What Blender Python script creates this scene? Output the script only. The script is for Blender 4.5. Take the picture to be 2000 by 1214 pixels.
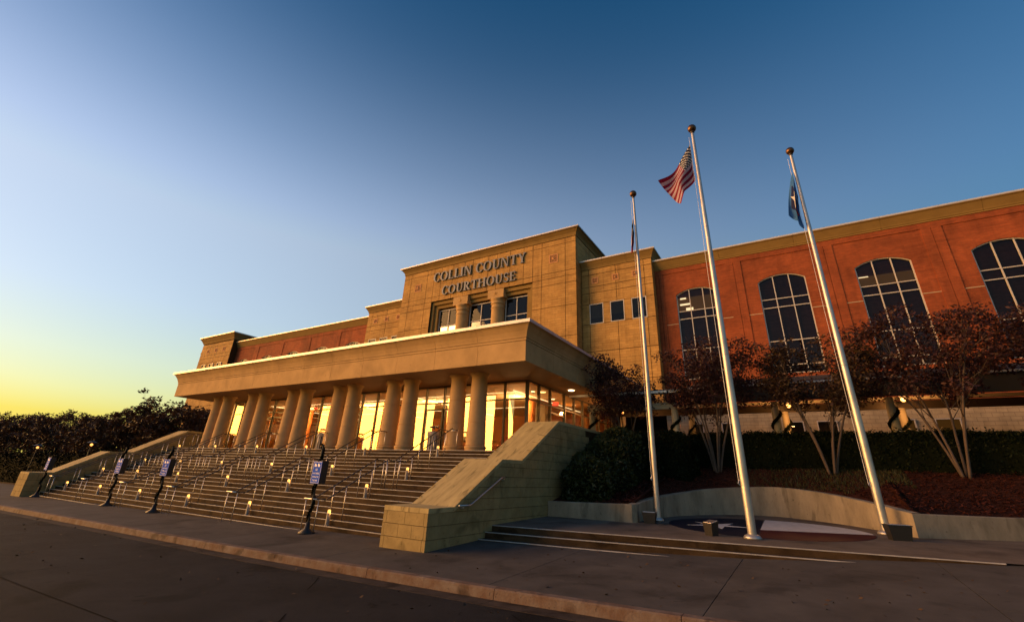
import bpy, bmesh, math, random
from math import sin, cos, pi, radians, sqrt
from mathutils import Vector, Matrix, noise

S = bpy.context.scene
for o in list(bpy.data.objects):
    bpy.data.objects.remove(o)

# ------------------------------------------------------------------ camera
YAW, PIT, ROLL = radians(31.5316), radians(23.2578), radians(2.3099)
cam = bpy.data.cameras.new('camera')
cam.sensor_width = 36.0
cam.lens = 36.0 * 874.5 / 2000.0
cam.shift_x = -10.1 / 2000.0
cam.shift_y = -54.9 / 2000.0
cam.clip_end = 3000
cam.clip_start = 0.05
camo = bpy.data.objects.new('camera', cam)
S.collection.objects.link(camo)
fw = Vector((-sin(YAW) * cos(PIT), cos(YAW) * cos(PIT), sin(PIT)))
rt = Vector((cos(YAW), sin(YAW), 0))
up = rt.cross(fw)
r2 = rt * cos(ROLL) + up * sin(ROLL)
u2 = -rt * sin(ROLL) + up * cos(ROLL)
camo.matrix_world = Matrix(((r2.x, u2.x, -fw.x, 0), (r2.y, u2.y, -fw.y, 0), (r2.z, u2.z, -fw.z, 1.807), (0, 0, 0, 1)))
S.camera = camo

# ------------------------------------------------------------------ sky, sun, exposure
SUN_EL, SUN_AZ = radians(1.0), radians(241.0)      # azimuth clockwise from +Y (into the building)
W = bpy.data.worlds.new('World')
S.world = W
W.use_nodes = True
wn = W.node_tree.nodes
wl = W.node_tree.links
bg = wn['Background']
sky = wn.new('ShaderNodeTexSky')
sky.sky_type = 'NISHITA'
sky.sun_disc = False
sky.sun_elevation = SUN_EL
sky.sun_rotation = SUN_AZ
sky.air_density = 1.0
sky.dust_density = 1.8
sky.ozone_density = 2.2
hsv = wn.new('ShaderNodeHueSaturation')
hsv.inputs['Saturation'].default_value = 1.5
wl.new(sky.outputs[0], hsv.inputs['Color'])
# twilight haze: the sky pales evenly all round towards the horizon
tcw = wn.new('ShaderNodeTexCoord')
sepw = wn.new('ShaderNodeSeparateXYZ')
wl.new(tcw.outputs['Generated'], sepw.inputs[0])
rmp = wn.new('ShaderNodeValToRGB')
rmp.color_ramp.interpolation = 'B_SPLINE'
el_ = rmp.color_ramp.elements
el_[0].position, el_[0].color = 0.0, (1.40, 1.02, 0.16, 1)
el_[1].position, el_[1].color = 0.96, (0.0, 0.0, 0.0, 1)
for p_, c_ in ((0.12, (1.34, 1.14, 0.42)), (0.26, (1.24, 1.20, 1.10)), (0.42, (1.06, 1.09, 1.22)), (0.58, (0.46, 0.51, 0.64)), (0.76, (0.05, 0.065, 0.09))):
    e_ = el_.new(p_)
    e_.color = (*c_, 1)
wl.new(sepw.outputs[2], rmp.inputs[0])
hz = wn.new('ShaderNodeMix')
hz.data_type = 'RGBA'
hz.blend_type = 'ADD'
hz.inputs[0].default_value = 1.0
dim = wn.new('ShaderNodeMix')
dim.data_type = 'RGBA'
dim.blend_type = 'MULTIPLY'
dim.inputs[0].default_value = 1.0
dim.inputs[7].default_value = (0.96, 0.96, 0.96, 1)
wl.new(hsv.outputs[0], dim.inputs[6])
wl.new(dim.outputs[2], hz.inputs[6])
# ... and is dimmer on the side away from the afterglow
dt = wn.new('ShaderNodeVectorMath')
dt.operation = 'DOT_PRODUCT'
dt.inputs[1].default_value = (sin(SUN_AZ), cos(SUN_AZ), 0)
wl.new(tcw.outputs['Generated'], dt.inputs[0])
mra = wn.new('ShaderNodeMapRange')
mra.inputs[1].default_value = -1.0
mra.inputs[2].default_value = 1.0
mra.inputs[3].default_value = 0.06
mra.inputs[4].default_value = 1.22
wl.new(dt.outputs['Value'], mra.inputs[0])
hzm = wn.new('ShaderNodeVectorMath')
hzm.operation = 'SCALE'
wl.new(rmp.outputs[0], hzm.inputs[0])
wl.new(mra.outputs[0], hzm.inputs['Scale'])
wl.new(hzm.outputs[0], hz.inputs[7])
wl.new(hz.outputs[2], bg.inputs[0])
bg.inputs[1].default_value = 0.15
sl = bpy.data.lights.new('sun', 'SUN')
sl.energy = 3.4
sl.angle = radians(60)
sl.color = (1.0, 0.46, 0.115)
so = bpy.data.objects.new('sun', sl)
S.collection.objects.link(so)
LAMP_EL = SUN_EL
sd = Vector((sin(SUN_AZ) * cos(LAMP_EL), cos(SUN_AZ) * cos(LAMP_EL), sin(LAMP_EL)))
so.rotation_euler = sd.to_track_quat('Z', 'Y').to_euler()
S.view_settings.view_transform = 'Standard'
S.view_settings.look = 'None'
S.view_settings.gamma = 1
S.view_settings.exposure = 1.6
S.cycles.use_denoising = True
S.cycles.max_bounces = 8
S.cycles.transparent_max_bounces = 12
S.cycles.sample_clamp_indirect = 4

random.seed(7)
R = random.random
U = random.uniform

# ------------------------------------------------------------------ materials
MATS = {}
def mat(name, col, rough=0.8, metal=0.0, var=0.0, scale=6.0, bump=0.0, bscale=40.0, emit=None, estr=0.0, spec=0.5, col2=None, stretch=None, spots=0.0, spot_scale=1.4):
    m = bpy.data.materials.new(name)
    m.use_nodes = True
    nt = m.node_tree
    b = nt.nodes['Principled BSDF']
    b.inputs['Roughness'].default_value = rough
    b.inputs['Metallic'].default_value = metal
    b.inputs['Specular IOR Level'].default_value = spec
    b.inputs['Base Color'].default_value = (*col, 1)
    tc = None
    if var > 0 or bump > 0:
        tc = nt.nodes.new('ShaderNodeNewGeometry')
        src = tc.outputs['Position']
        if stretch:
            mp = nt.nodes.new('ShaderNodeVectorMath')
            mp.operation = 'MULTIPLY'
            mp.inputs[1].default_value = stretch
            nt.links.new(src, mp.inputs[0])
            src = mp.outputs[0]
    if var > 0:
        n = nt.nodes.new('ShaderNodeTexNoise')
        n.inputs['Scale'].default_value = scale
        n.inputs['Detail'].default_value = 6
        n.inputs['Roughness'].default_value = 0.65
        nt.links.new(src, n.inputs['Vector'])
        mr = nt.nodes.new('ShaderNodeMapRange')
        mr.inputs[1].default_value = 0.3
        mr.inputs[2].default_value = 0.7
        nt.links.new(n.outputs[0], mr.inputs[0])
        mx = nt.nodes.new('ShaderNodeMix')
        mx.data_type = 'RGBA'
        c2 = col2 if col2 else tuple(c * (1 - var) for c in col)
        c1 = col if col2 else tuple(min(1, c * (1 + var * 0.6)) for c in col)
        mx.inputs[6].default_value = (*c1, 1)
        mx.inputs[7].default_value = (*c2, 1)
        nt.links.new(mr.outputs[0], mx.inputs[0])
        outc = mx.outputs[2]
        if spots > 0:
            # blotches, gum and drip marks of wear at two sizes
            for sc_, lo_, hi_, am in ((spot_scale, 0.56, 0.66, spots), (spot_scale * 9, 0.66, 0.70, spots * 0.9)):
                n3 = nt.nodes.new('ShaderNodeTexNoise')
                n3.inputs['Scale'].default_value = sc_
                n3.inputs['Detail'].default_value = 5
                n3.inputs['Distortion'].default_value = 0.6
                nt.links.new(src, n3.inputs['Vector'])
                m3 = nt.nodes.new('ShaderNodeMapRange')
                m3.inputs[1].default_value, m3.inputs[2].default_value = lo_, hi_
                m3.inputs[3].default_value, m3.inputs[4].default_value = 1.0, 1.0 - am
                nt.links.new(n3.outputs[0], m3.inputs[0])
                x3 = nt.nodes.new('ShaderNodeMix')
                x3.data_type = 'RGBA'
                x3.blend_type = 'MULTIPLY'
                x3.inputs[0].default_value = 1.0
                nt.links.new(outc, x3.inputs[6])
                nt.links.new(m3.outputs[0], x3.inputs[7])
                outc = x3.outputs[2]
        nt.links.new(outc, b.inputs['Base Color'])
    if bump > 0:
        n2 = nt.nodes.new('ShaderNodeTexNoise')
        n2.inputs['Scale'].default_value = bscale
        n2.inputs['Detail'].default_value = 4
        nt.links.new(src, n2.inputs['Vector'])
        bp = nt.nodes.new('ShaderNodeBump')
        bp.inputs['Strength'].default_value = bump
        bp.inputs['Distance'].default_value = 0.02
        nt.links.new(n2.outputs[0], bp.inputs['Height'])
        nt.links.new(bp.outputs[0], b.inputs['Normal'])
    if emit:
        b.inputs['Emission Color'].default_value = (*emit, 1)
        b.inputs['Emission Strength'].default_value = estr
    MATS[name] = m
    return m

def coursed(name, c1, c2, cm, bw, bh, mortar, rough=0.85, bump=0.4, stain=0.35):
    """masonry: brick pattern in the X-Z plane (walls face +-Y) with Y-Z on side faces"""
    m = bpy.data.materials.new(name)
    m.use_nodes = True
    nt = m.node_tree
    b = nt.nodes['Principled BSDF']
    b.inputs['Roughness'].default_value = rough
    b.inputs['Specular IOR Level'].default_value = 0.3
    g = nt.nodes.new('ShaderNodeNewGeometry')
    sp = nt.nodes.new('ShaderNodeSeparateXYZ')
    nt.links.new(g.outputs['Position'], sp.inputs[0])
    ad = nt.nodes.new('ShaderNodeMath')
    ad.operation = 'ADD'
    nt.links.new(sp.outputs[0], ad.inputs[0])
    nt.links.new(sp.outputs[1], ad.inputs[1])
    cb = nt.nodes.new('ShaderNodeCombineXYZ')
    nt.links.new(ad.outputs[0], cb.inputs[0])
    nt.links.new(sp.outputs[2], cb.inputs[1])
    br = nt.nodes.new('ShaderNodeTexBrick')
    br.inputs['Scale'].default_value = 1.0
    br.inputs['Brick Width'].default_value = bw
    br.inputs['Row Height'].default_value = bh
    br.inputs['Mortar Size'].default_value = mortar
    br.inputs['Mortar Smooth'].default_value = 0.3
    br.inputs['Color1'].default_value = (*c1, 1)
    br.inputs['Color2'].default_value = (*c2, 1)
    br.inputs['Mortar'].default_value = (*cm, 1)
    nt.links.new(cb.outputs[0], br.inputs['Vector'])
    n = nt.nodes.new('ShaderNodeTexNoise')
    n.inputs['Scale'].default_value = 0.55
    n.inputs['Detail'].default_value = 7
    n.inputs['Roughness'].default_value = 0.7
    nt.links.new(g.outputs['Position'], n.inputs['Vector'])
    mr = nt.nodes.new('ShaderNodeMapRange')
    mr.inputs[1].default_value = 0.3
    mr.inputs[2].default_value = 0.7
    mr.inputs[3].default_value = 1.0 - stain
    mr.inputs[4].default_value = 1.0 + stain * 0.35
    nt.links.new(n.outputs[0], mr.inputs[0])
    mx = nt.nodes.new('ShaderNodeMix')
    mx.data_type = 'RGBA'
    mx.blend_type = 'MULTIPLY'
    mx.inputs[0].default_value = 1.0
    nt.links.new(br.outputs[0], mx.inputs[6])
    nt.links.new(mr.outputs[0], mx.inputs[7])
    vs = nt.nodes.new('ShaderNodeVectorMath')
    vs.operation = 'MULTIPLY'
    vs.inputs[1].default_value = (0.7, 0.7, 7.0)
    nt.links.new(g.outputs['Position'], vs.inputs[0])
    n4 = nt.nodes.new('ShaderNodeTexNoise')
    n4.inputs['Scale'].default_value = 1.0
    n4.inputs['Detail'].default_value = 6
    n4.inputs['Roughness'].default_value = 0.7
    nt.links.new(vs.outputs[0], n4.inputs['Vector'])
    m4 = nt.nodes.new('ShaderNodeMapRange')
    m4.inputs[1].default_value, m4.inputs[2].default_value = 0.3, 0.7
    m4.inputs[3].default_value, m4.inputs[4].default_value = 0.80, 1.15
    nt.links.new(n4.outputs[0], m4.inputs[0])
    x4 = nt.nodes.new('ShaderNodeMix')
    x4.data_type = 'RGBA'
    x4.blend_type = 'MULTIPLY'
    x4.inputs[0].default_value = 1.0
    nt.links.new(mx.outputs[2], x4.inputs[6])
    nt.links.new(m4.outputs[0], x4.inputs[7])
    vs5 = nt.nodes.new('ShaderNodeVectorMath')
    vs5.operation = 'MULTIPLY'
    vs5.inputs[1].default_value = (2.2, 2.2, 0.16)
    nt.links.new(g.outputs['Position'], vs5.inputs[0])
    n5 = nt.nodes.new('ShaderNodeTexNoise')
    n5.inputs['Scale'].default_value = 1.0
    n5.inputs['Detail'].default_value = 5
    nt.links.new(vs5.outputs[0], n5.inputs['Vector'])
    m5 = nt.nodes.new('ShaderNodeMapRange')
    m5.inputs[1].default_value, m5.inputs[2].default_value = 0.5, 0.68
    m5.inputs[3].default_value, m5.inputs[4].default_value = 1.0, 0.80
    nt.links.new(n5.outputs[0], m5.inputs[0])
    x5 = nt.nodes.new('ShaderNodeMix')
    x5.data_type = 'RGBA'
    x5.blend_type = 'MULTIPLY'
    x5.inputs[0].default_value = 1.0
    nt.links.new(x4.outputs[2], x5.inputs[6])
    nt.links.new(m5.outputs[0], x5.inputs[7])
    nt.links.new(x5.outputs[2], b.inputs['Base Color'])
    n2 = nt.nodes.new('ShaderNodeTexNoise')
    n2.inputs['Scale'].default_value = 25
    nt.links.new(g.outputs['Position'], n2.inputs['Vector'])
    hs = nt.nodes.new('ShaderNodeMath')
    hs.operation = 'MULTIPLY_ADD'
    hs.inputs[1].default_value = 0.35
    nt.links.new(n2.outputs[0], hs.inputs[0])
    inv = nt.nodes.new('ShaderNodeMath')
    inv.operation = 'SUBTRACT'
    inv.inputs[0].default_value = 1.0
    nt.links.new(br.outputs[1], inv.inputs[1])
    nt.links.new(inv.outputs[0], hs.inputs[2])
    bp = nt.nodes.new('ShaderNodeBump')
    bp.inputs['Strength'].default_value = bump
    bp.inputs['Distance'].default_value = 0.015
    nt.links.new(hs.outputs[0], bp.inputs['Height'])
    nt.links.new(bp.outputs[0], b.inputs['Normal'])
    MATS[name] = m
    return m

def leafmat(name, cols, trans=0.25, spec=0.35):
    m = bpy.data.materials.new(name)
    m.use_nodes = True
    nt = m.node_tree
    b = nt.nodes['Principled BSDF']
    b.inputs['Roughness'].default_value = 0.55
    b.inputs['Specular IOR Level'].default_value = spec
    g = nt.nodes.new('ShaderNodeNewGeometry')
    cr = nt.nodes.new('ShaderNodeValToRGB')
    e = cr.color_ramp.elements
    e[0].color = (*cols[0], 1)
    e[1].color = (*cols[-1], 1)
    for i, c in enumerate(cols[1:-1]):
        k = e.new((i + 1) / (len(cols) - 1))
        k.color = (*c, 1)
    nt.links.new(g.outputs['Random Per Island'], cr.inputs[0])
    nt.links.new(cr.outputs[0], b.inputs['Base Color'])
    t = nt.nodes.new('ShaderNodeBsdfTranslucent')
    nt.links.new(cr.outputs[0], t.inputs[0])
    mx = nt.nodes.new('ShaderNodeMixShader')
    mx.inputs[0].default_value = trans
    nt.links.new(b.outputs[0], mx.inputs[1])
    nt.links.new(t.outputs[0], mx.inputs[2])
    nt.links.new(mx.outputs[0], nt.nodes['Material Output'].inputs[0])
    MATS[name] = m
    return m

def glassmat(name, refl, tint, rough=0.0, gcol=(0.95, 0.95, 0.93)):
    m = bpy.data.materials.new(name)
    m.use_nodes = True
    nt = m.node_tree
    nt.nodes.remove(nt.nodes['Principled BSDF'])
    gl = nt.nodes.new('ShaderNodeBsdfGlossy')
    gl.inputs['Roughness'].default_value = rough
    gl.inputs['Color'].default_value = (*gcol, 1)
    tr = nt.nodes.new('ShaderNodeBsdfTransparent')
    tr.inputs[0].default_value = (*tint, 1)
    fr = nt.nodes.new('ShaderNodeFresnel')
    fr.inputs[0].default_value = 1.5
    mr = nt.nodes.new('ShaderNodeMapRange')
    mr.inputs[1].default_value = 0.0
    mr.inputs[2].default_value = 1.0
    mr.inputs[3].default_value = refl
    mr.inputs[4].default_value = 1.0
    nt.links.new(fr.outputs[0], mr.inputs[0])
    mx = nt.nodes.new('ShaderNodeMixShader')
    nt.links.new(mr.outputs[0], mx.inputs[0])
    nt.links.new(tr.outputs[0], mx.inputs[1])
    nt.links.new(gl.outputs[0], mx.inputs[2])
    nt.links.new(mx.outputs[0], nt.nodes['Material Output'].inputs[0])
    MATS[name] = m
    return m

coursed('cast_stone', (0.52, 0.31, 0.095), (0.45, 0.255, 0.075), (0.34, 0.19, 0.06), 0.62, 0.205, 0.012)
coursed('brick', (0.36, 0.082, 0.024), (0.28, 0.058, 0.018), (0.26, 0.09, 0.04), 0.22, 0.075, 0.009, stain=0.42)
coursed('base_block', (0.50, 0.40, 0.25), (0.45, 0.355, 0.22), (0.28, 0.21, 0.13), 0.42, 0.21, 0.01, stain=0.25)
mat('stone_joint', (0.06, 0.036, 0.016), 0.95, spec=0.05)
mat('stucco', (0.47, 0.305, 0.135), 0.85, var=0.2, scale=0.9, bump=0.2, bscale=60, spots=0.16, spot_scale=0.5, spec=0.08)
mat('cornice_paint', (0.27, 0.175, 0.06), 0.8, var=0.15, scale=0.8, spec=0.08)
mat('metal_flashing', (0.62, 0.58, 0.53), 0.45, 0.4, var=0.15, scale=3)
mat('soffit', (0.36, 0.25, 0.15), 0.8, var=0.1, scale=1, spec=0.08)
mat('wing_block', (0.31, 0.235, 0.105), 0.85, var=0.25, scale=2.2, bump=0.35, bscale=30, spots=0.3, spot_scale=1.2, spec=0.08)
mat('wing_cap', (0.43, 0.34, 0.16), 0.8, var=0.3, scale=1.3, bump=0.15, bscale=25, stretch=(3.0, 0.55, 0.55), spots=0.4, spot_scale=2.4, spec=0.08)
mat('column_stone', (0.44, 0.285, 0.14), 0.8, var=0.12, scale=2.5, bump=0.1, bscale=40, spec=0.08)
mat('medallion_stone', (0.52, 0.26, 0.11), 0.8)
mat('medallion_plate', (0.25, 0.12, 0.045), 0.85)
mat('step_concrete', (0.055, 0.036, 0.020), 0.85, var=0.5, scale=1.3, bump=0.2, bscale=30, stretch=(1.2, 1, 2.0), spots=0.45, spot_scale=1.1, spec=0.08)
mat('nosing', (0.36, 0.36, 0.37), 0.6, 0.0, var=0.3, scale=4, spec=0.3)
mat('sidewalk', (0.076, 0.071, 0.066), 0.8, var=0.32, scale=0.9, bump=0.25, bscale=90, spots=0.35, spot_scale=0.7, spec=0.08)
mat('asphalt', (0.019, 0.0205, 0.0235), 0.85, var=0.45, scale=0.55, bump=0.5, bscale=120, spots=0.55, spot_scale=0.45, spec=0.08)
mat('sealant', (0.010, 0.010, 0.010), 0.9, spec=0.02)
mat('plaza_concrete', (0.135, 0.11, 0.088), 0.8, var=0.35, scale=0.8, bump=0.2, bscale=70, spots=0.3, spot_scale=0.8, spec=0.08)
mat('kerb', (0.165, 0.138, 0.122), 0.8, col2=(0.105, 0.060, 0.040), var=0.5, scale=3.2, bump=0.4, bscale=25, spots=0.5, spot_scale=2.2, spec=0.08)
mat('gutter', (0.055, 0.044, 0.037), 0.85, var=0.4, scale=2.2, spots=0.5, spot_scale=1.5, spec=0.08)
mat('retaining', (0.29, 0.245, 0.18), 0.85, var=0.4, scale=0.9, bump=0.25, bscale=18, stretch=(1.5, 1.5, 0.6), spots=0.4, spot_scale=1.0, spec=0.08)
mat('steel', (0.55, 0.53, 0.50), 0.32, 0.9)
mat('steel_dark_reflection', (0.11, 0.085, 0.065), 0.4, 0.7)  # steel stair rails: their dark reflection is put into the base colour
mat('pole_alu', (0.50, 0.48, 0.45), 0.42, 0.7, var=0.3, scale=3, stretch=(1, 1, 0.4))
mat('bronze_ball', (0.12, 0.065, 0.035), 0.35, 0.8)
mat('dark_metal', (0.02, 0.019, 0.018), 0.5, 0.2)
mat('dark_bronze', (0.045, 0.032, 0.02), 0.45, 0.4)
mat('mullion_metal', (0.085, 0.07, 0.045), 0.4, 0.5)
mat('window_frame', (0.50, 0.47, 0.43), 0.5, 0.1)
mat('letter_metal', (0.15, 0.165, 0.20), 0.55, 0.3)
mat('bollard_body', (0.20, 0.19, 0.18), 0.6, 0.1)
mat('lamp_glow', (0.15, 0.1, 0.05), emit=(1.0, 0.46, 0.10), estr=0.75)
mat('wall_lamp_glow', (0.12, 0.07, 0.03), emit=(1.0, 0.36, 0.08), estr=1.3)
mat('stand_in_glow', (0.1, 0.05, 0.02), emit=(1.0, 0.36, 0.08), estr=0.9)  # glow of the lamps added in place of far windows
mat('strip_glow', (1, 0.85, 0.6), emit=(1.0, 0.74, 0.38), estr=1.1)
mat('down_glow', (1, 0.85, 0.6), emit=(1.0, 0.66, 0.30), estr=2.5)
mat('exit_red', (0.5, 0.02, 0.02), emit=(1.0, 0.05, 0.02), estr=1.2)
mat('sign_blue', (0.005, 0.075, 0.55), 0.7, spec=0.1)
mat('sign_white', (0.75, 0.75, 0.78), 0.5)
mat('mulch', (0.050, 0.017, 0.011), 0.95, var=0.6, scale=9, bump=1.0, bscale=22, spec=0.08)
mat('turf', (0.03, 0.04, 0.014), 0.95, var=0.5, scale=4)
mat('ground_soil', (0.035, 0.03, 0.02), 0.95, var=0.4, scale=0.5)
mat('bark', (0.10, 0.07, 0.052), 0.8, var=0.4, scale=5, stretch=(1, 1, 0.4))
mat('dark_bark', (0.05, 0.035, 0.025), 0.9)
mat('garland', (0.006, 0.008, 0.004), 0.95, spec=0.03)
mat('shingle', (0.035, 0.032, 0.03), 0.9, var=0.3, scale=6)
mat('fascia_dark', (0.055, 0.045, 0.032), 0.7)
mat('beam_cream', (0.40, 0.34, 0.23), 0.8)
mat('lobby_wall', (0.62, 0.22, 0.06), 0.7, var=0.15, scale=0.6)
mat('lobby_floor', (0.25, 0.14, 0.07), 0.25)
mat('lobby_ceiling', (0.55, 0.42, 0.26), 0.8)
mat('drywall', (0.42, 0.36, 0.26), 0.9)
mat('lobby_column_wood', (0.30, 0.10, 0.03), 0.4)
mat('seat_red', (0.40, 0.035, 0.012), 0.6)
mat('blind_cloth', (0.16, 0.13, 0.08), 0.9, var=0.2, scale=8)
mat('room_dark', (0.03, 0.03, 0.032), 0.9)
mat('room_amber', (0.30, 0.15, 0.045), 0.8, emit=(0.9, 0.36, 0.06), estr=0.045)
mat('inlay_blue', (0.008, 0.010, 0.022), 0.6, spec=0.08)
mat('inlay_white', (0.46, 0.46, 0.47), 0.6, var=0.2, scale=5, spec=0.08)
mat('inlay_red', (0.055, 0.013, 0.015), 0.6, var=0.2, scale=4, spec=0.08)
mat('trash_stone', (0.38, 0.33, 0.27), 0.8, var=0.2, scale=8)
mat('dead_leaf', (0.05, 0.028, 0.014), 0.9)
mat('lit_window', (0.8, 0.6, 0.4), emit=(1.0, 0.62, 0.35), estr=1.6)
leafmat('leaf_red', [(0.022, 0.009, 0.009), (0.050, 0.018, 0.016), (0.085, 0.030, 0.024), (0.036, 0.014, 0.010), (0.060, 0.024, 0.014)])
leafmat('leaf_olive', [(0.022, 0.010, 0.009), (0.048, 0.022, 0.012), (0.085, 0.055, 0.016), (0.036, 0.014, 0.010), (0.055, 0.030, 0.012)])
leafmat('leaf_dark', [(0.020, 0.014, 0.007), (0.035, 0.018, 0.008), (0.05, 0.024, 0.010)])
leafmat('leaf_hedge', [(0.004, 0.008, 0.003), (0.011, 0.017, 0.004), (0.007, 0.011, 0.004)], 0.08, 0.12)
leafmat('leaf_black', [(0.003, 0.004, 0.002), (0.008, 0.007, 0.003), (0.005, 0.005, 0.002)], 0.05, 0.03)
leafmat('leaf_shrub', [(0.010, 0.018, 0.005), (0.040, 0.050, 0.010), (0.022, 0.030, 0.007)], 0.15)
leafmat('grass_blade', [(0.030, 0.040, 0.010), (0.055, 0.055, 0.016), (0.02, 0.026, 0.008)], 0.2)
glassmat('lobby_glass', 0.46, (0.95, 0.90, 0.80), gcol=(0.72, 0.58, 0.36))
glassmat('window_glass', 0.0, (0.35, 0.36, 0.38), gcol=(0.36, 0.37, 0.38))

# flag cloth materials (flat print, by UV)
def uv_nodes(nt):
    t = nt.nodes.new('ShaderNodeTexCoord')
    s = nt.nodes.new('ShaderNodeSeparateXYZ')
    nt.links.new(t.outputs['UV'], s.inputs[0])
    return s
def MATHN(nt, op, a, b=None, c=None):
    n = nt.nodes.new('ShaderNodeMath')
    n.operation = op
    for i, v in enumerate((a, b, c)):
        if v is None:
            continue
        if isinstance(v, (int, float)):
            n.inputs[i].default_value = v
        else:
            nt.links.new(v, n.inputs[i])
    return n.outputs[0]
def MIXC(nt, f, a, b):
    n = nt.nodes.new('ShaderNodeMix')
    n.data_type = 'RGBA'
    nt.links.new(f, n.inputs[0])
    for i, v in ((6, a), (7, b)):
        if isinstance(v, tuple):
            n.inputs[i].default_value = (*v, 1)
        else:
            nt.links.new(v, n.inputs[i])
    return n.outputs[2]
def starmask(nt, u, v, cu, cv, r, aspect):
    """five-point star mask around (cu, cv); r in v units"""
    x = MATHN(nt, 'MULTIPLY', MATHN(nt, 'SUBTRACT', u, cu), aspect)
    y = MATHN(nt, 'SUBTRACT', v, cv)
    ang = MATHN(nt, 'ARCTAN2', x, y)
    rr = MATHN(nt, 'SQRT', MATHN(nt, 'ADD', MATHN(nt, 'MULTIPLY', x, x), MATHN(nt, 'MULTIPLY', y, y)))
    seg = 2 * pi / 5
    a = MATHN(nt, 'SUBTRACT', MATHN(nt, 'PINGPONG', ang, seg / 2), 0.0)
    # edge from tip (r,0) to inner point (0.38r at seg/2)
    tip = Vector((r, 0))
    inn = Vector((0.382 * r * cos(seg / 2), 0.382 * r * sin(seg / 2)))
    e = inn - tip
    nrm = Vector((e.y, -e.x)).normalized()
    d0 = nrm.dot(tip)
    if d0 < 0:
        nrm = -nrm
        d0 = -d0
    px = MATHN(nt, 'MULTIPLY', rr, MATHN(nt, 'COSINE', a))
    py = MATHN(nt, 'MULTIPLY', rr, MATHN(nt, 'SINE', a))
    d = MATHN(nt, 'ADD', MATHN(nt, 'MULTIPLY', px, nrm.x), MATHN(nt, 'MULTIPLY', py, nrm.y))
    return MATHN(nt, 'LESS_THAN', d, d0)
def clothmat(name, builder):
    m = bpy.data.materials.new(name)
    m.use_nodes = True
    nt = m.node_tree
    b = nt.nodes['Principled BSDF']
    b.inputs['Roughness'].default_value = 0.7
    b.inputs['Specular IOR Level'].default_value = 0.2
    s = uv_nodes(nt)
    c = builder(nt, s.outputs[0], s.outputs[1])
    nt.links.new(c, b.inputs['Base Color'])
    t = nt.nodes.new('ShaderNodeBsdfTranslucent')
    nt.links.new(c, t.inputs[0])
    mx = nt.nodes.new('ShaderNodeMixShader')
    mx.inputs[0].default_value = 0.18
    nt.links.new(b.outputs[0], mx.inputs[1])
    nt.links.new(t.outputs[0], mx.inputs[2])
    nt.links.new(mx.outputs[0], nt.nodes['Material Output'].inputs[0])
    MATS[name] = m
def stripes_flag(nt, u, v):
    st = MATHN(nt, 'MODULO', MATHN(nt, 'FLOOR', MATHN(nt, 'MULTIPLY', v, 13.0)), 2.0)
    c = MIXC(nt, st, (0.17, 0.005, 0.030), (0.38, 0.29, 0.36))  # stripe colours darkened to carry the shade of the backlit cloth
    cant = MATHN(nt, 'MULTIPLY', MATHN(nt, 'LESS_THAN', u, 0.4), MATHN(nt, 'GREATER_THAN', v, 6 / 13))
    gu = MATHN(nt, 'MULTIPLY', u, 11 / 0.4)
    gv = MATHN(nt, 'MULTIPLY', MATHN(nt, 'SUBTRACT', v, 6 / 13), 9 / (7 / 13))
    par = MATHN(nt, 'MODULO', MATHN(nt, 'ADD', MATHN(nt, 'FLOOR', gu), MATHN(nt, 'FLOOR', gv)), 2.0)
    fu = MATHN(nt, 'SUBTRACT', MATHN(nt, 'FRACT', gu), 0.5)
    fv = MATHN(nt, 'SUBTRACT', MATHN(nt, 'FRACT', gv), 0.5)
    dd = MATHN(nt, 'ADD', MATHN(nt, 'MULTIPLY', fu, fu), MATHN(nt, 'MULTIPLY', fv, fv))
    dot = MATHN(nt, 'MULTIPLY', MATHN(nt, 'LESS_THAN', dd, 0.16), MATHN(nt, 'LESS_THAN', par, 0.5))
    cc = MIXC(nt, dot, (0.008, 0.010, 0.035), (0.65, 0.65, 0.65))
    return MIXC(nt, cant, c, cc)
def lone_star_flag(nt, u, v):
    c = MIXC(nt, MATHN(nt, 'GREATER_THAN', v, 0.5), (0.30, 0.015, 0.03), (0.62, 0.60, 0.58))
    b = MATHN(nt, 'LESS_THAN', u, 0.34)
    st = starmask(nt, u, v, 0.17, 0.5, 0.2, 1.5)
    return MIXC(nt, b, c, MIXC(nt, st, (0.008, 0.012, 0.045), (0.65, 0.65, 0.65)))
def county_flag(nt, u, v):
    c = (0.035, 0.14, 0.40)
    sq = MATHN(nt, 'MULTIPLY', MATHN(nt, 'LESS_THAN', MATHN(nt, 'ABSOLUTE', MATHN(nt, 'SUBTRACT', u, 0.5)), 0.26), MATHN(nt, 'LESS_THAN', MATHN(nt, 'ABSOLUTE', MATHN(nt, 'SUBTRACT', v, 0.52)), 0.36))
    c = MIXC(nt, sq, c, (0.010, 0.015, 0.075))
    tri = MATHN(nt, 'LESS_THAN', MATHN(nt, 'ADD', MATHN(nt, 'ABSOLUTE', MATHN(nt, 'SUBTRACT', u, 0.56)), MATHN(nt, 'ABSOLUTE', MATHN(nt, 'MULTIPLY', MATHN(nt, 'SUBTRACT', v, 0.2), 0.8))), 0.12)
    c = MIXC(nt, tri, c, (0.30, 0.03, 0.025))
    st = starmask(nt, u, v, 0.5, 0.55, 0.36, 1.5)
    return MIXC(nt, st, c, (0.62, 0.62, 0.63))
clothmat('flag_stripes', stripes_flag)
clothmat('flag_lone_star', lone_star_flag)
clothmat('flag_county', county_flag)

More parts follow.
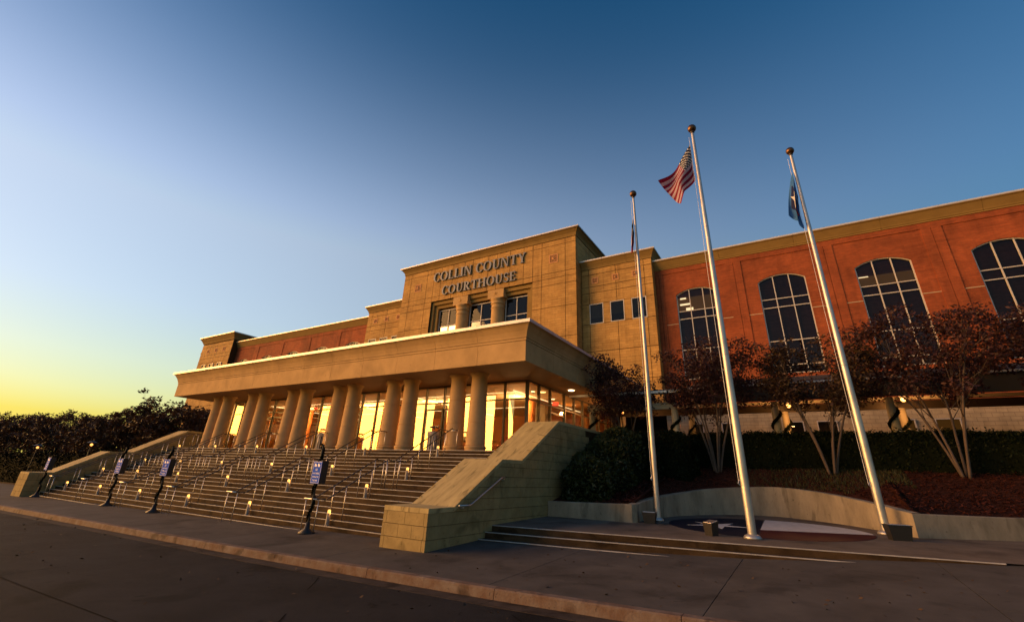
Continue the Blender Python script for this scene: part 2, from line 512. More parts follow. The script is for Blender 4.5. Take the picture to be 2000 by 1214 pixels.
# ------------------------------------------------------------------ object helpers
COL = S.collection
ORG = {}
def empty(name, loc, label=None, cat=None, group=None, kind=None):
    o = bpy.data.objects.new(name, None)
    COL.objects.link(o)
    o.location = loc
    o.empty_display_size = 0.2
    ORG[o.name] = Vector(loc)
    tag(o, label, cat, group, kind)
    return o
def tag(o, label=None, cat=None, group=None, kind=None):
    if label: o['label'] = label
    if cat: o['category'] = cat
    if group: o['group'] = group
    if kind: o['kind'] = kind
    return o

class MB:
    def __init__(s):
        s.v = []
        s.f = []
        s.uv = None
    def add(s, vs, fs):
        n = len(s.v)
        s.v += [tuple(p) for p in vs]
        s.f += [tuple(i + n for i in f) for f in fs]
        return s
    def box(s, x0, x1, y0, y1, z0, z1):
        if x0 > x1: x0, x1 = x1, x0
        if y0 > y1: y0, y1 = y1, y0
        if z0 > z1: z0, z1 = z1, z0
        return s.add([(x0, y0, z0), (x1, y0, z0), (x1, y1, z0), (x0, y1, z0), (x0, y0, z1), (x1, y0, z1), (x1, y1, z1), (x0, y1, z1)],
                     [(0, 3, 2, 1), (4, 5, 6, 7), (0, 1, 5, 4), (1, 2, 6, 5), (2, 3, 7, 6), (3, 0, 4, 7)])
    def obox(s, c, ax, ay, az):
        """oriented box: centre c, half-axis vectors"""
        c, ax, ay, az = Vector(c), Vector(ax), Vector(ay), Vector(az)
        vs = [c + ax * i + ay * j + az * k for k in (-1, 1) for (i, j) in ((-1, -1), (1, -1), (1, 1), (-1, 1))]
        return s.add(vs, [(0, 3, 2, 1), (4, 5, 6, 7), (0, 1, 5, 4), (1, 2, 6, 5), (2, 3, 7, 6), (3, 0, 4, 7)])
    def prism(s, A, B):
        """two matching rings -> closed solid"""
        n = len(A)
        fs = [tuple(range(n))[::-1], tuple(range(n, 2 * n))]
        fs += [(i, (i + 1) % n, n + (i + 1) % n, n + i) for i in range(n)]
        return s.add(list(A) + list(B), fs)
    def tube(s, pts, r, seg=8, cap=True):
        pts = [Vector(p) for p in pts]
        rs = r if isinstance(r, (list, tuple)) else [r] * len(pts)
        n0 = len(s.v)
        a = None
        for i, p in enumerate(pts):
            d = (pts[min(i + 1, len(pts) - 1)] - pts[max(i - 1, 0)]).normalized()
            if a is None:
                a = d.orthogonal().normalized()
            else:
                a = (a - d * a.dot(d))
                a = a.normalized() if a.length > 1e-6 else d.orthogonal().normalized()
            b = d.cross(a)
            for k in range(seg):
                t = 2 * pi * k / seg
                s.v.append(tuple(p + (a * cos(t) + b * sin(t)) * rs[i]))
        for i in range(len(pts) - 1):
            for k in range(seg):
                k2 = (k + 1) % seg
                s.f.append((n0 + i * seg + k, n0 + i * seg + k2, n0 + (i + 1) * seg + k2, n0 + (i + 1) * seg + k))
        if cap:
            s.f.append(tuple(n0 + k for k in range(seg))[::-1])
            s.f.append(tuple(n0 + (len(pts) - 1) * seg + k for k in range(seg)))
        return s
    def lathe(s, c, prof, seg=20):
        c = Vector(c)
        n0 = len(s.v)
        for (r, z) in prof:
            for k in range(seg):
                t = 2 * pi * k / seg
                s.v.append((c.x + r * cos(t), c.y + r * sin(t), c.z + z))
        for i in range(len(prof) - 1):
            for k in range(seg):
                k2 = (k + 1) % seg
                s.f.append((n0 + i * seg + k, n0 + i * seg + k2, n0 + (i + 1) * seg + k2, n0 + (i + 1) * seg + k))
        s.f.append(tuple(n0 + k for k in range(seg))[::-1])
        s.f.append(tuple(n0 + (len(prof) - 1) * seg + k for k in range(seg)))
        return s
    def ball(s, c, r, seg=12, ring=8, sq=(1, 1, 1)):
        prof = [(r * sin(pi * (i + 0.02) / (ring + 0.04)), -r * cos(pi * (i + 0.02) / (ring + 0.04)) * sq[2]) for i in range(ring + 1)]
        return s.lathe(c, prof, seg)
    def build(s, name, m, parent=None, smooth=False, bevel=0.0, kind=None):
        og = ORG.get(parent.name, Vector((0, 0, 0))) if parent else Vector((0, 0, 0))
        me = bpy.data.meshes.new(name)
        me.from_pydata([(p[0] - og.x, p[1] - og.y, p[2] - og.z) for p in s.v], [], s.f)
        me.materials.append(MATS[m])
        if s.uv:
            ul = me.uv_layers.new(name='UVMap')
            for l in me.loops:
                ul.data[l.index].uv = s.uv[l.vertex_index]
        if smooth:
            for p in me.polygons:
                p.use_smooth = True
        if bevel > 0:
            bm = bmesh.new()
            bm.from_mesh(me)
            bmesh.ops.bevel(bm, geom=bm.edges[:], offset=bevel, segments=1, affect='EDGES')
            bm.to_mesh(me)
            bm.free()
        me.update()
        o = bpy.data.objects.new(name, me)
        COL.objects.link(o)
        if parent:
            o.parent = parent
        ORG[o.name] = og
        if kind:
            o['kind'] = kind
        return o

def smooth_by_angle(o, ang=40):
    me = o.data
    bm = bmesh.new()
    bm.from_mesh(me)
    for f in bm.faces:
        f.smooth = True
    for e in bm.edges:
        if len(e.link_faces) == 2 and e.calc_face_angle(0) > radians(ang):
            e.smooth = False
    bm.to_mesh(me)
    bm.free()
    return o

def copy_tree(o, loc=None, label=None, parent=None, rotz=None):
    c = o.copy()
    COL.objects.link(c)
    c.parent = parent
    if loc is not None:
        c.location = loc
    if rotz is not None:
        c.rotation_euler.z = rotz
    if label:
        c['label'] = label
    for ch in list(o.children):
        copy_tree(ch, parent=c)
    return c

def box(name, m, parent, *a, bevel=0.0):
    return MB().box(*a).build(name, m, parent, bevel=bevel)

def lerp_tab(tab, x):
    if x <= tab[0][0]: return tab[0][1]
    for (a, b), (c, d) in zip(tab, tab[1:]):
        if x <= c:
            return b + (d - b) * (x - a) / (c - a)
    return tab[-1][1]
ORDW = ['first', 'second', 'third', 'fourth', 'fifth', 'sixth', 'seventh', 'eighth', 'ninth', 'tenth', 'eleventh', 'twelfth']
CX = -23.4                    # axis of symmetry of the courthouse front

# ------------------------------------------------------------------ ground, road, sidewalk
CURB = [(-200, -0.9), (-60, -0.55), (-31, -0.30), (-12, -0.09), (-4.5, 0.05), (-0.8, 0.15), (3, 0.26), (8, 0.38), (30, 0.7), (80, 1.2)]
KSL = [(-30, 0.055), (-10, 0.042), (-2.2, 0.024), (0.5, 0.037), (3, 0.046), (6, 0.036), (12, 0.03)]
def curb(x): return lerp_tab(CURB, x)
YC = 7.75
def gz(x, y): return curb(x) + lerp_tab(KSL, x) * (y - YC)
def plz(x, y): return 0.264 + 0.006 * x + 0.02 * y

mb = MB()
n = 40
gx = [-900 + i * 50 for i in range(37)]
gv = [(x, y, -1.6) for y in (-900, 1200) for x in (-900, 900)]
mb.add(gv, [(0, 1, 3, 2)])
tag(mb.build('ground', 'ground_soil'), kind='structure')

xs = [-200, -120, -80, -60, -45, -31, -26, -22, -18, -15, -12, -9, -6.5, -4.5, -2.5, -0.8, 1, 3, 5.5, 8, 14, 20, 30, 50, 80]
mb = MB()
ys = [-120, -30, -8, 0, 4, YC - 0.62]
for y in ys:
    for x in xs:
        mb.v.append((x, y, curb(x) - 0.15 + 0.012 * min(0, 0) - (0.0 if y > -8 else 0.01 * (-8 - y)) + 0.02 * (1 if -8 < y < 5 else 0)))
nx = len(xs)
for j in range(len(ys) - 1):
    for i in range(nx - 1):
        mb.f.append((j * nx + i, j * nx + i + 1, (j + 1) * nx + i + 1, (j + 1) * nx + i))
tag(mb.build('road', 'asphalt', smooth=True), kind='structure')
# saw-cut joints of the road slab (thin dark bitumen lines lie in shallow relief)
def seam(x0, y0, x1, y1, w):
    d = Vector((x1 - x0, y1 - y0)).normalized()
    n_ = Vector((-d.y, d.x)) * w
    mb = MB()
    K_ = 14
    for k in range(K_ + 1):
        t = k / K_
        X, Y = x0 + (x1 - x0) * t, y0 + (y1 - y0) * t + 0.05 * noise.noise(Vector((t * 9, x0, 0)))
        zz = curb(X) - 0.15 + 0.02 * (1 if -8 < Y < 5 else 0) * (1 if Y <= 4 else max(0, (YC - 0.62 - Y) / (YC - 4.62))) + 0.006
        ww = 0.7 + 0.5 * R()
        mb.v += [(X - n_.x * ww, Y - n_.y * ww, zz), (X + n_.x * ww, Y + n_.y * ww, zz)]
    mb.f = [(2 * k, 2 * k + 2, 2 * k + 3, 2 * k + 1) for k in range(K_)]
    return mb
rd_ = bpy.data.objects['road']
for a_ in ((-60, 3.2, 8, 3.6, 0.012), (-14, 6.9, -10.5, -6, 0.01), (-8.6, 7.0, -3.9, 2.0, 0.012), (-27, 7, -22, -6, 0.012), (-40, 7, -36, -6, 0.015), (-4.1, 6.9, 0.8, 3.3, 0.010)):
    seam(*a_).build('sealed_crack', 'sealant', rd_)
gut = empty('gutter', (0, 0, 0), kind='structure')
ker = empty('kerb', (0, 0, 0), kind='structure')
x = -75.0
while x < 22:
    x1 = x + 3.05
    g = 0.006
    def ring(X, w=0.0):
        c = curb(X)
        return [(X, YC - 0.20, c - 0.20), (X, YC - 0.20, c - 0.148), (X, YC - 0.185, c - 0.02), (X, YC - 0.165, c + 0.001), (X, YC - 0.006, c + 0.004), (X, YC - 0.006, c - 0.20)]
    MB().prism(ring(x + g), ring(x1 - g)).build('kerb_stone', 'kerb', ker)
    def ring2(X):
        c = curb(X)
        return [(X, YC - 0.62, c - 0.25), (X, YC - 0.62, c - 0.146), (X, YC - 0.202, c - 0.158), (X, YC - 0.202, c - 0.25)]
    MB().prism(ring2(x + g), ring2(x1 - g)).build('gutter_slab', 'gutter', gut)
    x = x1

# stair layout
T = 0.28
LAND = 0.81
def nose(i):                      # nosing of tread i (0 = platform edge)
    return 16.12 - T * i - (LAND if i >= 10 else 0.0), 2.7 - 0.15 * i
XI, XO = -9.6, -8.1               # right wing wall: inner and outer face
XIL, XOL = 2 * CX - XI, 2 * CX - XO

sw = empty('sidewalk', (0, 0, 0), kind='structure')
base = MB()
# slabs of the sidewalk, cut by scored joints; each one a thin block following the grade
def slab(x0, x1, y0, y1, hz, m, parent, name, g=0.007, th=0.12):
    A = []
    nxs = max(1, int(abs(x1 - x0) / 1.2))
    top = MB()
    XS = [x0 + g + (x1 - x0 - 2 * g) * i / nxs for i in range(nxs + 1)]
    ya, yb = (y0 if callable(y0) else (lambda X: y0)), (y1 if callable(y1) else (lambda X: y1))
    for X in XS:
        a, b = ya(X) + g, yb(X) - g
        top.v += [(X, a, hz(X, a)), (X, b, hz(X, b)), (X, a, hz(X, a) - th), (X, b, hz(X, b) - th)]
    for i in range(nxs):
        k = i * 4
        top.f += [(k, k + 4, k + 5, k + 1), (k + 2, k + 3, k + 7, k + 6), (k, k + 2, k + 6, k + 4), (k + 1, k + 5, k + 7, k + 3)]
    top.f += [(0, 1, 3, 2), (nxs * 4, nxs * 4 + 2, nxs * 4 + 3, nxs * 4 + 1)]
    return top.build(name, m, parent)
def plaza_front(X, k=0):          # front (nosing) line of the plaza steps, k = 0 top .. 2 bottom
    t = (X + 8.11) / 11.19
    y = 12.34 + (13.89 - 12.34) * t - 0.06 * sin(pi * t)
    return y - k * 0.34
def back_edge(X):
    if X < XO - 0.1:
        return 11.0 if XIL < X < XI else 12.5
    if X < 3.2:
        return plaza_front(X, 0) + 0.3
    return 14.1 + (X - 3.2) * 0.14
joints = [-75, -68, -60, -53, -46, -40, -34.6, -29.3, -24.1, -19.2, -14.4, -9.7, -5.1, -1.55, 2.0, 5.4, 9.3, 14, 19.5]
for a, b in zip(joints, joints[1:]):
    for y0, y1 in (((YC, 10.0), (10.0, back_edge)) if a > -1 else ((YC, back_edge),)):
        slab(a, b, y0, y1, gz, 'sidewalk', sw, 'paving_slab')
ub = MB()
for X in (-75, 20):
    pass
ub.add([(xx, yy, gz(xx, yy) - 0.06) for xx in xs if -80 <= xx <= 30 for yy in (YC, 15.5)], [(2 * i, 2 * i + 2, 2 * i + 3, 2 * i + 1) for i in range(len([q for q in xs if -80 <= q <= 30]) - 1)])
ub.build('joint_bed', 'stone_joint', sw)
# strip left of the stairs and under the stairs
tag(MB().add([(-80, 12, -0.6), (XOL, 12, -0.35), (XOL, 60, 1.5), (-80, 60, 1.2), (-300, 12, -1.0), (-300, 60, 0.8)], [(0, 1, 2, 3), (4, 0, 3, 5)]).build('lawn', 'turf'), kind='structure')

# ------------------------------------------------------------------ grand stair
st = empty('staircase', (CX, 10, 0), 'wide concrete staircase with pale nosings rising to the columned porch', 'stairs')
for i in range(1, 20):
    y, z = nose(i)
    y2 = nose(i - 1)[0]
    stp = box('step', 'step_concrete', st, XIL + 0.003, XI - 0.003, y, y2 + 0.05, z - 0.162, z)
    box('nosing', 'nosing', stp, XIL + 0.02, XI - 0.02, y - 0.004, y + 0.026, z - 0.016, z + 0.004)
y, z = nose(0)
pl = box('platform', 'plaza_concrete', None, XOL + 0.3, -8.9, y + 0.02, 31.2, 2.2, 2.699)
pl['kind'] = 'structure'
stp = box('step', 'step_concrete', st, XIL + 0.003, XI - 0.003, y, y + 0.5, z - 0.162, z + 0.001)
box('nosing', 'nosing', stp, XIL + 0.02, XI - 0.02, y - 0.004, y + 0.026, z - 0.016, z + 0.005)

# ------------------------------------------------------------------ wing walls of coursed block
PROF = [(9.48, 0.98), (10.5, 0.99), (12.77, 2.26), (13.98, 2.285), (16.83, 3.87), (24.0, 3.87)]
def wtop(y): return lerp_tab(PROF, y)
def wing(x_in, x_out, label):
    lo, hi = min(x_in, x_out), max(x_in, x_out)
    w = empty('wing_wall', ((lo + hi) / 2, 9.48, -0.4), label, 'wall', 'wing walls of the stair')
    capt = 0.11
    d = 0.035
    # core
    A = [(lo + d, 9.48 + d, -0.9)] + [(lo + d, max(yy, 9.48 + d), zz - capt + 0.01) for yy, zz in PROF] + [(lo + d, 24, -0.9)]
    B = [(hi - d, p[1], p[2]) for p in A]
    MB().prism(A, B).build('core', 'stone_joint', w)
    # cap stones
    for (a, za), (b, zb) in zip(PROF, PROF[1:]):
        n = max(1, round((b - a) / 1.3)) if abs(zb - za) < 0.2 else 2
        for k in range(n):
            y0, y1 = a + (b - a) * k / n, a + (b - a) * (k + 1) / n
            z0, z1 = za + (zb - za) * k / n, za + (zb - za) * (k + 1) / n
            g = 0.003
            o = 0.0
            A = [(lo - o, y0 + g, z0 - capt), (lo - o, y1 - g, z1 - capt), (lo - o, y1 - g, z1), (lo - o, y0 + g, z0)]
            MB().prism(A, [(hi + o, p[1], p[2]) for p in A]).build('cap_stone', 'wing_cap', w)
    # blocks on the two long faces
    H = 0.292
    brk = [p[0] for p in PROF]
    for xf, sgn in ((lo, -1), (hi, 1)):
        for c in range(-3, 14):
            z0, z1 = 0.0 + c * H, 0.0 + (c + 1) * H
            off = 0.0 if c % 2 else 0.40
            yy = 9.48 - off + 0.035
            bl = 0.80
            while yy < 19.5:
                a, b = max(yy, 9.48 + 0.035), yy + bl
                yy = b
                if b - a < 0.05:
                    continue
                g = 0.006
                a, b = a + g, b - g
                ta, tb = wtop(a) - capt - 0.004, wtop(b) - capt - 0.004
                if max(ta, tb) < z0 + 0.03:
                    continue
                pts = sorted(set([a, b] + [q for q in brk if a < q < b] + [q for q in [a + (b - a) * t / 8 for t in range(9)]]))
                topz = [(q, max(z0 + g, min(z1 - g, wtop(q) - capt - 0.004))) for q in pts]
                keep = [topz[0]] + [topz[i] for i in range(1, len(topz) - 1) if abs((topz[i][1] - topz[i - 1][1]) * (topz[i + 1][0] - topz[i][0]) - (topz[i + 1][1] - topz[i][1]) * (topz[i][0] - topz[i - 1][0])) > 1e-7] + [topz[-1]]
                pol = [(a, z0 + g), (b, z0 + g)] + keep[::-1]
                clean = []
                for q in pol:
                    if not clean or abs(q[0] - clean[-1][0]) + abs(q[1] - clean[-1][1]) > 1e-4:
                        clean.append(q)
                pr = U(-0.004, 0.004)
                MB().prism([(xf - sgn * 0.06, q[0], q[1]) for q in clean], [(xf + sgn * (0.0 + pr - 0.002), q[0], q[1]) for q in clean]).build('block', 'wing_block', w)
    # blocks on the front face: quoin strips at the corners, as on the pier
    wd = hi - lo
    for c in range(-3, 3):
        z0, z1 = c * H, min((c + 1) * H, 0.98 - capt)
        cuts = [lo, lo + 0.12, lo + 0.12 + (wd - 0.24) * (0.5 if c % 2 == 0 else 0.33), hi - 0.12, hi] if c % 2 == 0 else [lo, lo + 0.08, lo + 0.08 + (wd - 0.16) * 0.36, lo + 0.08 + (wd - 0.16) * 0.7, hi - 0.08, hi]
        for a, b in zip(cuts, cuts[1:]):
            pr = U(-0.004, 0.004)
            box('block', 'wing_block', w, a + 0.004, b - 0.004, 9.48 + pr, 9.48 + 0.05, z0 + 0.006, z1 - 0.006)
    return w
wing(XI, XO, 'sandstone block wing wall stepping down beside the flagpole plaza')
wing(XIL, XOL, 'sandstone block wing wall at the far end of the stairs, by dark trees')

# handrail fixed to the outside of the right wing wall
hr = empty('wall_handrail', (-8.0, 11.4, 1.2), 'short steel handrail bracketed to the side of the near wing wall', 'handrail')
MB().tube([(-7.98, 10.55, 1.02), (-7.98, 11.0, 1.02), (-7.98, 11.1, 1.05), (-7.98, 12.55, 1.72), (-7.98, 12.75, 1.74)], 0.024).build('rail', 'steel', hr, smooth=True)
for yy, zz in ((10.75, 1.02), (12.7, 1.73)):
    MB().tube([(-8.12, yy, zz - 0.06), (-7.98, yy, zz - 0.05), (-7.98, yy, zz)], 0.014).build('bracket', 'steel', hr)

# ------------------------------------------------------------------ columns of the porch
def column(loc, label):
    x, y, z = loc
    c = empty('porch_column', loc, label, 'column', 'porch columns in pairs')
    smooth_by_angle(MB().lathe(loc, [(0.455, 0.0), (0.455, 0.10), (0.475, 0.13), (0.485, 0.17), (0.475, 0.21), (0.43, 0.235)], 28).build('base', 'column_stone', c))
    def rad(t): return 0.43 - 0.07 * t
    hts = [0.235, 1.18, 2.20, 3.06]
    for a, b in zip(hts, hts[1:]):
        r0, r1 = rad((a - .2) / 2.9), rad((b - .2) / 2.9)
        smooth_by_angle(MB().lathe(loc, [(r0 - 0.012, a), (r0, a + 0.012), ((r0 + r1) / 2 + 0.004, (a + b) / 2), (r1, b - 0.012), (r1 - 0.012, b)], 28).build('drum', 'column_stone', c))
    smooth_by_angle(MB().lathe(loc, [(0.36, 3.06), (0.362, 3.16), (0.385, 3.24), (0.43, 3.30), (0.452, 3.325), (0.452, 3.388)], 28).build('capital', 'column_stone', c), 50)
    return c
PAIRX = [-12.86, -17.0, -21.2, -25.5, -29.75, -33.95]
PAIRX = [CX + (2.5 - k) * 4.22 for k in range(6)]
first = None
for k, px in enumerate(PAIRX):
    for s, d in ((0, 0.60), (1, -0.60)):
        lab = 'tapered stone column, %s of the %s pair from the near wing wall' % (('right one', 'left one')[s], ORDW[k])
        if first is None:
            first = column((px + d, 17.0, 2.70), lab)
        else:
            copy_tree(first, (px + d, 17.0, 2.70), lab)

# ------------------------------------------------------------------ the courthouse
CH = empty('courthouse', (CX, 30, 2.6), 'three storey courthouse of tan stone and red brick with a lettered central tower', 'building')

def panel_grid(parent, xs, zs, yface, m='cast_stone', proud=0.03, skip=None, gap=0.020):
    for x0, x1 in zip(xs, xs[1:]):
        for z0, z1 in zip(zs, zs[1:]):
            if skip and skip((x0 + x1) / 2, (z0 + z1) / 2):
                continue
            pr = U(-0.004, 0.004)
            box('stone_panel', m, parent, min(x0, x1) + gap, max(x0, x1) - gap, yface - pr, yface + proud + 0.02, z0 + gap, z1 - gap)

def run(parent, name, prof, a, b, nrm, m0, m1, n, m, gap=0.006):
    """moulding pieces along a wall line a->b; prof = closed ring of (outward offset, z); mitred ends"""
    a, b, nrm = Vector(a), Vector(b), Vector(nrm)
    d = (b - a).normalized()
    L = (b - a).length
    for k in range(n):
        def ringat(t, mi, g):
            return [tuple((a + d * (L * t + g + (mi * o)) + nrm * o).to_3d() + Vector((0, 0, z))) for o, z in prof]
        A = ringat(k / n, -m0 if k == 0 else 0, gap if k else 0)
        B = ringat((k + 1) / n, m1 if k == n - 1 else 0, -gap if k < n - 1 else 0)
        MB().prism(A, B).build(name, m, parent)

# ---- porch canopy (entablature on the columns)
FX0, FX1, FY = 2 * CX + 8.96, -8.96, 15.47
cano = box('canopy', 'stone_joint', CH, FX0 + 0.06, FX1 - 0.06, FY + 0.06, 30.9, 6.12, 7.60)
box('soffit', 'soffit', cano, FX0 + 0.03, FX1 - 0.03, FY + 0.03, 30.9, 6.085, 6.118)
fas = [(0, 6.09), (0.0, 6.94), (-0.055, 6.94), (-0.055, 6.09)]
bead = [(0.02, 6.955), (0.02, 7.045), (-0.05, 7.045), (-0.05, 6.955)]
corn = [(0.035, 7.06), (0.06, 7.16), (0.12, 7.32), (0.24, 7.52), (0.33, 7.62), (0.36, 7.63), (0.36, 7.655), (-0.05, 7.655), (-0.05, 7.06)]
flas = [(0.375, 7.60), (0.375, 7.735), (0.34, 7.75), (0.0, 7.75), (0.0, 7.66), (0.362, 7.66), (0.362, 7.60)]
for nm, pf, mt, nF, nS in (('fascia_panel', fas, 'stucco', 12, 6), ('bead', bead, 'stucco', 6, 3), ('cornice', corn, 'stucco', 12, 6), ('flashing', flas, 'metal_flashing', 6, 3)):
    pf = pf[::-1]
    run(cano, nm, pf, (FX0, FY), (FX1, FY), (0, -1), 1, 1, nF, mt)
    run(cano, nm, pf, (FX1, FY), (FX1, 30.9), (1, 0), 1, 0, nS, mt)
    run(cano, nm, pf, (FX0, 30.9), (FX0, FY), (-1, 0), 0, 1, nS, mt)
for k in range(5):
    dl = MB().lathe((-9.95, 22.15 - k * 0, 6.05), [(0.16, 0), (0.16, 0.034)], 16).build('downlight', 'down_glow', cano) if k == 0 else None

# ---- lobby: floor, walls, ceiling and curtain wall
LX0, LX1, LY = 2 * CX + 10.8, -10.8, 18.93
lob = box('lobby_floor', 'lobby_floor', CH, LX0, LX1, LY, 31.1, 2.70, 2.712)
box('back_wall', 'lobby_wall', lob, LX0 + 0.1, LX1 - 0.1, 30.6, 30.8, 2.72, 6.0)
box('ceiling', 'lobby_ceiling', lob, LX0 + 0.1, LX1 - 0.1, LY + 0.15, 30.6, 5.98, 6.08)
for px, w in ((-14.6, 1.1), (-20.5, 2.0), (-27.6, 1.2), (-33.0, 1.4)):
    box('partition', 'drywall', lob, px, px + w, 26.0, 26.5, 2.72, 5.98)
for px in (-13.2, -18.4, -23.6, -28.8, -33.6):
    smooth_by_angle(MB().lathe((px, 23.6, 2.712), [(0.28, 0), (0.28, 3.268)], 16).build('lobby_column', 'lobby_wall', lob))
dk = box('reception_desk', 'lobby_column_wood', lob, -22.5, -17.0, 25.0, 25.7, 2.713, 3.75)
box('counter_top', 'dark_bronze', dk, -22.6, -16.9, 24.9, 25.8, 3.752, 3.80)
for px, w in ((-12.4, 0.9), (-24.6, 1.3), (-30.4, 1.0)):
    box('notice_board', 'dark_bronze', lob, px - w, px, 30.54, 30.59, 3.6, 4.9)
for px in (-17.4, -26.2, -31.0):
    box('doorway', 'room_dark', lob, px - 0.55, px + 0.55, 30.56, 30.59, 2.73, 4.9)
for k in range(4):
    X = -12.6 - k * 7.2
    box('light_strip', 'strip_glow', lob, X - 0.035, X + 0.035, 20.6, 29.5, 5.955, 5.978)
for k in range(2):
    Y = 21.0 + k * 5.2
    box('light_strip', 'strip_glow', lob, -34.6 + k, -12.7 - k, Y - 0.03, Y + 0.03, 5.945, 5.9545)
for X, Y in ((-11.8, 21.3), (-11.9, 23.9), (-11.7, 26.4), (-15.9, 22.2), (-20.3, 22.2), (-25.7, 22.2), (-30, 22.2)):
    MB().lathe((X, Y, 5.955), [(0.11, 0), (0.11, 0.02)], 12).build('ceiling_lamp', 'down_glow', lob)
for X, Y, ry in ((-11.6, 23.6, 0), (-27.2, 20.4, 0), (-29.4, 21.0, 0)):
    ex = box('exit_sign', 'exit_red', lob, X - 0.17, X + 0.17, Y, Y + 0.05, 5.55, 5.75)
for X, Y in ((-13.5, 22.5), (-19.5, 23.0), (-26.0, 23.0), (-32.5, 22.5)):
    l = bpy.data.lights.new('lobby_light', 'POINT')
    l.energy = 170
    l.color = (1.0, 0.55, 0.20)
    l.shadow_soft_size = 0.25
    lo_ = bpy.data.objects.new('lobby_lamp_light', l)
    COL.objects.link(lo_)
    lo_.parent = lob
    lo_.location = Vector((X, Y, 5.6)) - ORG[lob.name]
cw = empty('curtain_wall', (LX1, LY, 2.7))
cw.parent = CH
cw.location = Vector((LX1, LY, 2.7)) - ORG[CH.name]
ORG[cw.name] = Vector((LX1, LY, 2.7))
ZT = 5.20
def bay(p, q, door=False):
    """one glazed bay between plan points p, q: two panes"""
    p, q = Vector(p), Vector(q)
    d = (q - p).normalized()
    nrm = Vector((d.y, -d.x))
    a, b = p + d * 0.035, q - d * 0.035
    for z0, z1 in ((2.78, ZT - 0.03), (ZT + 0.03, 6.02)):
        A = [(a.x, a.y, z0), (b.x, b.y, z0), (b.x, b.y, z1), (a.x, a.y, z1)]
        MB().add(A, [(0, 1, 2, 3)]).build('pane', 'lobby_glass', cw)
    for z, h in ((2.74, 0.04), (ZT, 0.03), (6.05, 0.035)):
        c = (p + q) / 2
        MB().obox((c.x, c.y, z), (d * ((q - p).length / 2 - 0.03)).to_3d(), (nrm * 0.045).to_3d(), (0, 0, h)).build('transom', 'mullion_metal', cw)
    if door:
        for e in (a + d * 0.04, b - d * 0.04):
            MB().obox((e.x, e.y, 3.78), (d * 0.045).to_3d(), (nrm * 0.03).to_3d(), (0, 0, 1.04)).build('door_stile', 'mullion_metal', cw)
        c = (p + q) / 2
        MB().obox((c.x, c.y, 4.86), (d * ((b - a).length / 2)).to_3d(), (nrm * 0.03).to_3d(), (0, 0, 0.045)).build('door_rail', 'mullion_metal', cw)
        h = b - d * 0.14 + nrm * 0.07
        MB().tube([(h.x, h.y, 3.5), (h.x, h.y, 4.1)], 0.015).build('door_handle', 'steel', cw)
nb = 20
fx = [LX1 + (LX0 - LX1) * i / nb for i in range(nb + 1)]
for i, (a, b) in enumerate(zip(fx, fx[1:])):
    bay((b, LY), (a, LY), door=i in (3, 4, 9, 10, 15, 16))
sy = [LY, 20.10, 21.33, 23.05, 24.35, 25.6, 26.9, 28.2, 29.5, 30.8]
for i, (a, b) in enumerate(zip(sy, sy[1:])):
    bay((LX1, a), (LX1, b), door=i == 2)
    bay((LX0, b), (LX0, a))
for i, X in enumerate(fx):
    w = 0.06 if i in (0, nb) else 0.032
    box('mullion', 'mullion_metal', cw, X - w, X + w, LY - 0.075, LY + 0.075, 2.71, 6.083)
for Y in sy[1:]:
    for X in (LX0, LX1):
        box('mullion', 'mullion_metal', cw, X - 0.075, X + 0.075, Y - 0.036, Y + 0.036, 2.71, 6.083)

# ---- central tower
TX0, TX1, TY = 2 * CX + 13.5, -13.5, 31.3
tw = box('tower', 'stone_joint', CH, TX0 + 0.02, TX1 - 0.02, TY + 0.75, 46, 6.0, 21.2)
OX0, OX1, OZ = 2 * CX + 17.65, -17.65, 17.36
MB().box(TX0 + 0.02, OX0, TY + 0.03, TY + 0.75, 6, 21.2).box(OX1, TX1 - 0.02, TY + 0.03, TY + 0.75, 6, 21.2).box(OX0, OX1, TY + 0.03, TY + 0.75, OZ, 21.2).build('wall_core', 'stone_joint', tw)
xsR = [-13.5, -14.49, -16.75, -17.65]
xsL = [2 * CX - q for q in xsR]
zs = [7.4, 9.6, 12.15, 14.73, 16.73, 17.36, 17.86, 20.47, 20.98]
panel_grid(tw, xsR, zs, TY)
panel_grid(tw, xsL, zs, TY)
panel_grid(tw, [-17.65, -18.6, -20.05, -21.5, -22.5, -24.3, -25.3, -26.75, -28.2, -29.15], [17.36, 17.86, 20.47, 20.98], TY)
# side faces of the tower
for k in range(5):
    for z0, z1 in zip(zs, zs[1:]):
        y0 = TY + 0.05 + k * 2.9
        for xf in (TX1, TX0):
            s = 1 if xf == TX1 else -1
            box('stone_panel', 'cast_stone', tw, xf - s * 0.03, xf + s * 0.001, y0 + 0.012, y0 + 2.888, z0 + 0.012, z1 - 0.012)
cprof = [(0.0, 20.99), (0.05, 21.0), (0.05, 21.08), (0.03, 21.10), (0.10, 21.3), (0.30, 21.55), (0.42, 21.62), (0.42, 21.68), (-0.3, 21.68), (-0.3, 20.99)]
fprof = [(0.435, 21.63), (0.435, 21.73), (0.40, 21.745), (0.0, 21.745), (0.0, 21.685), (0.422, 21.685), (0.422, 21.63)]
for nm, pf, mt, n1 in (('cornice', cprof, 'cornice_paint', 8), ('flashing', fprof, 'metal_flashing', 4)):
    pf = pf[::-1]
    run(tw, nm, pf, (TX0, TY), (TX1, TY), (0, -1), 1, 1, n1, mt)
    run(tw, nm, pf, (TX1, TY), (TX1, 45.9), (1, 0), 1, 0, 5, mt)
    run(tw, nm, pf, (TX0, 45.9), (TX0, TY), (-1, 0), 0, 1, 5, mt)
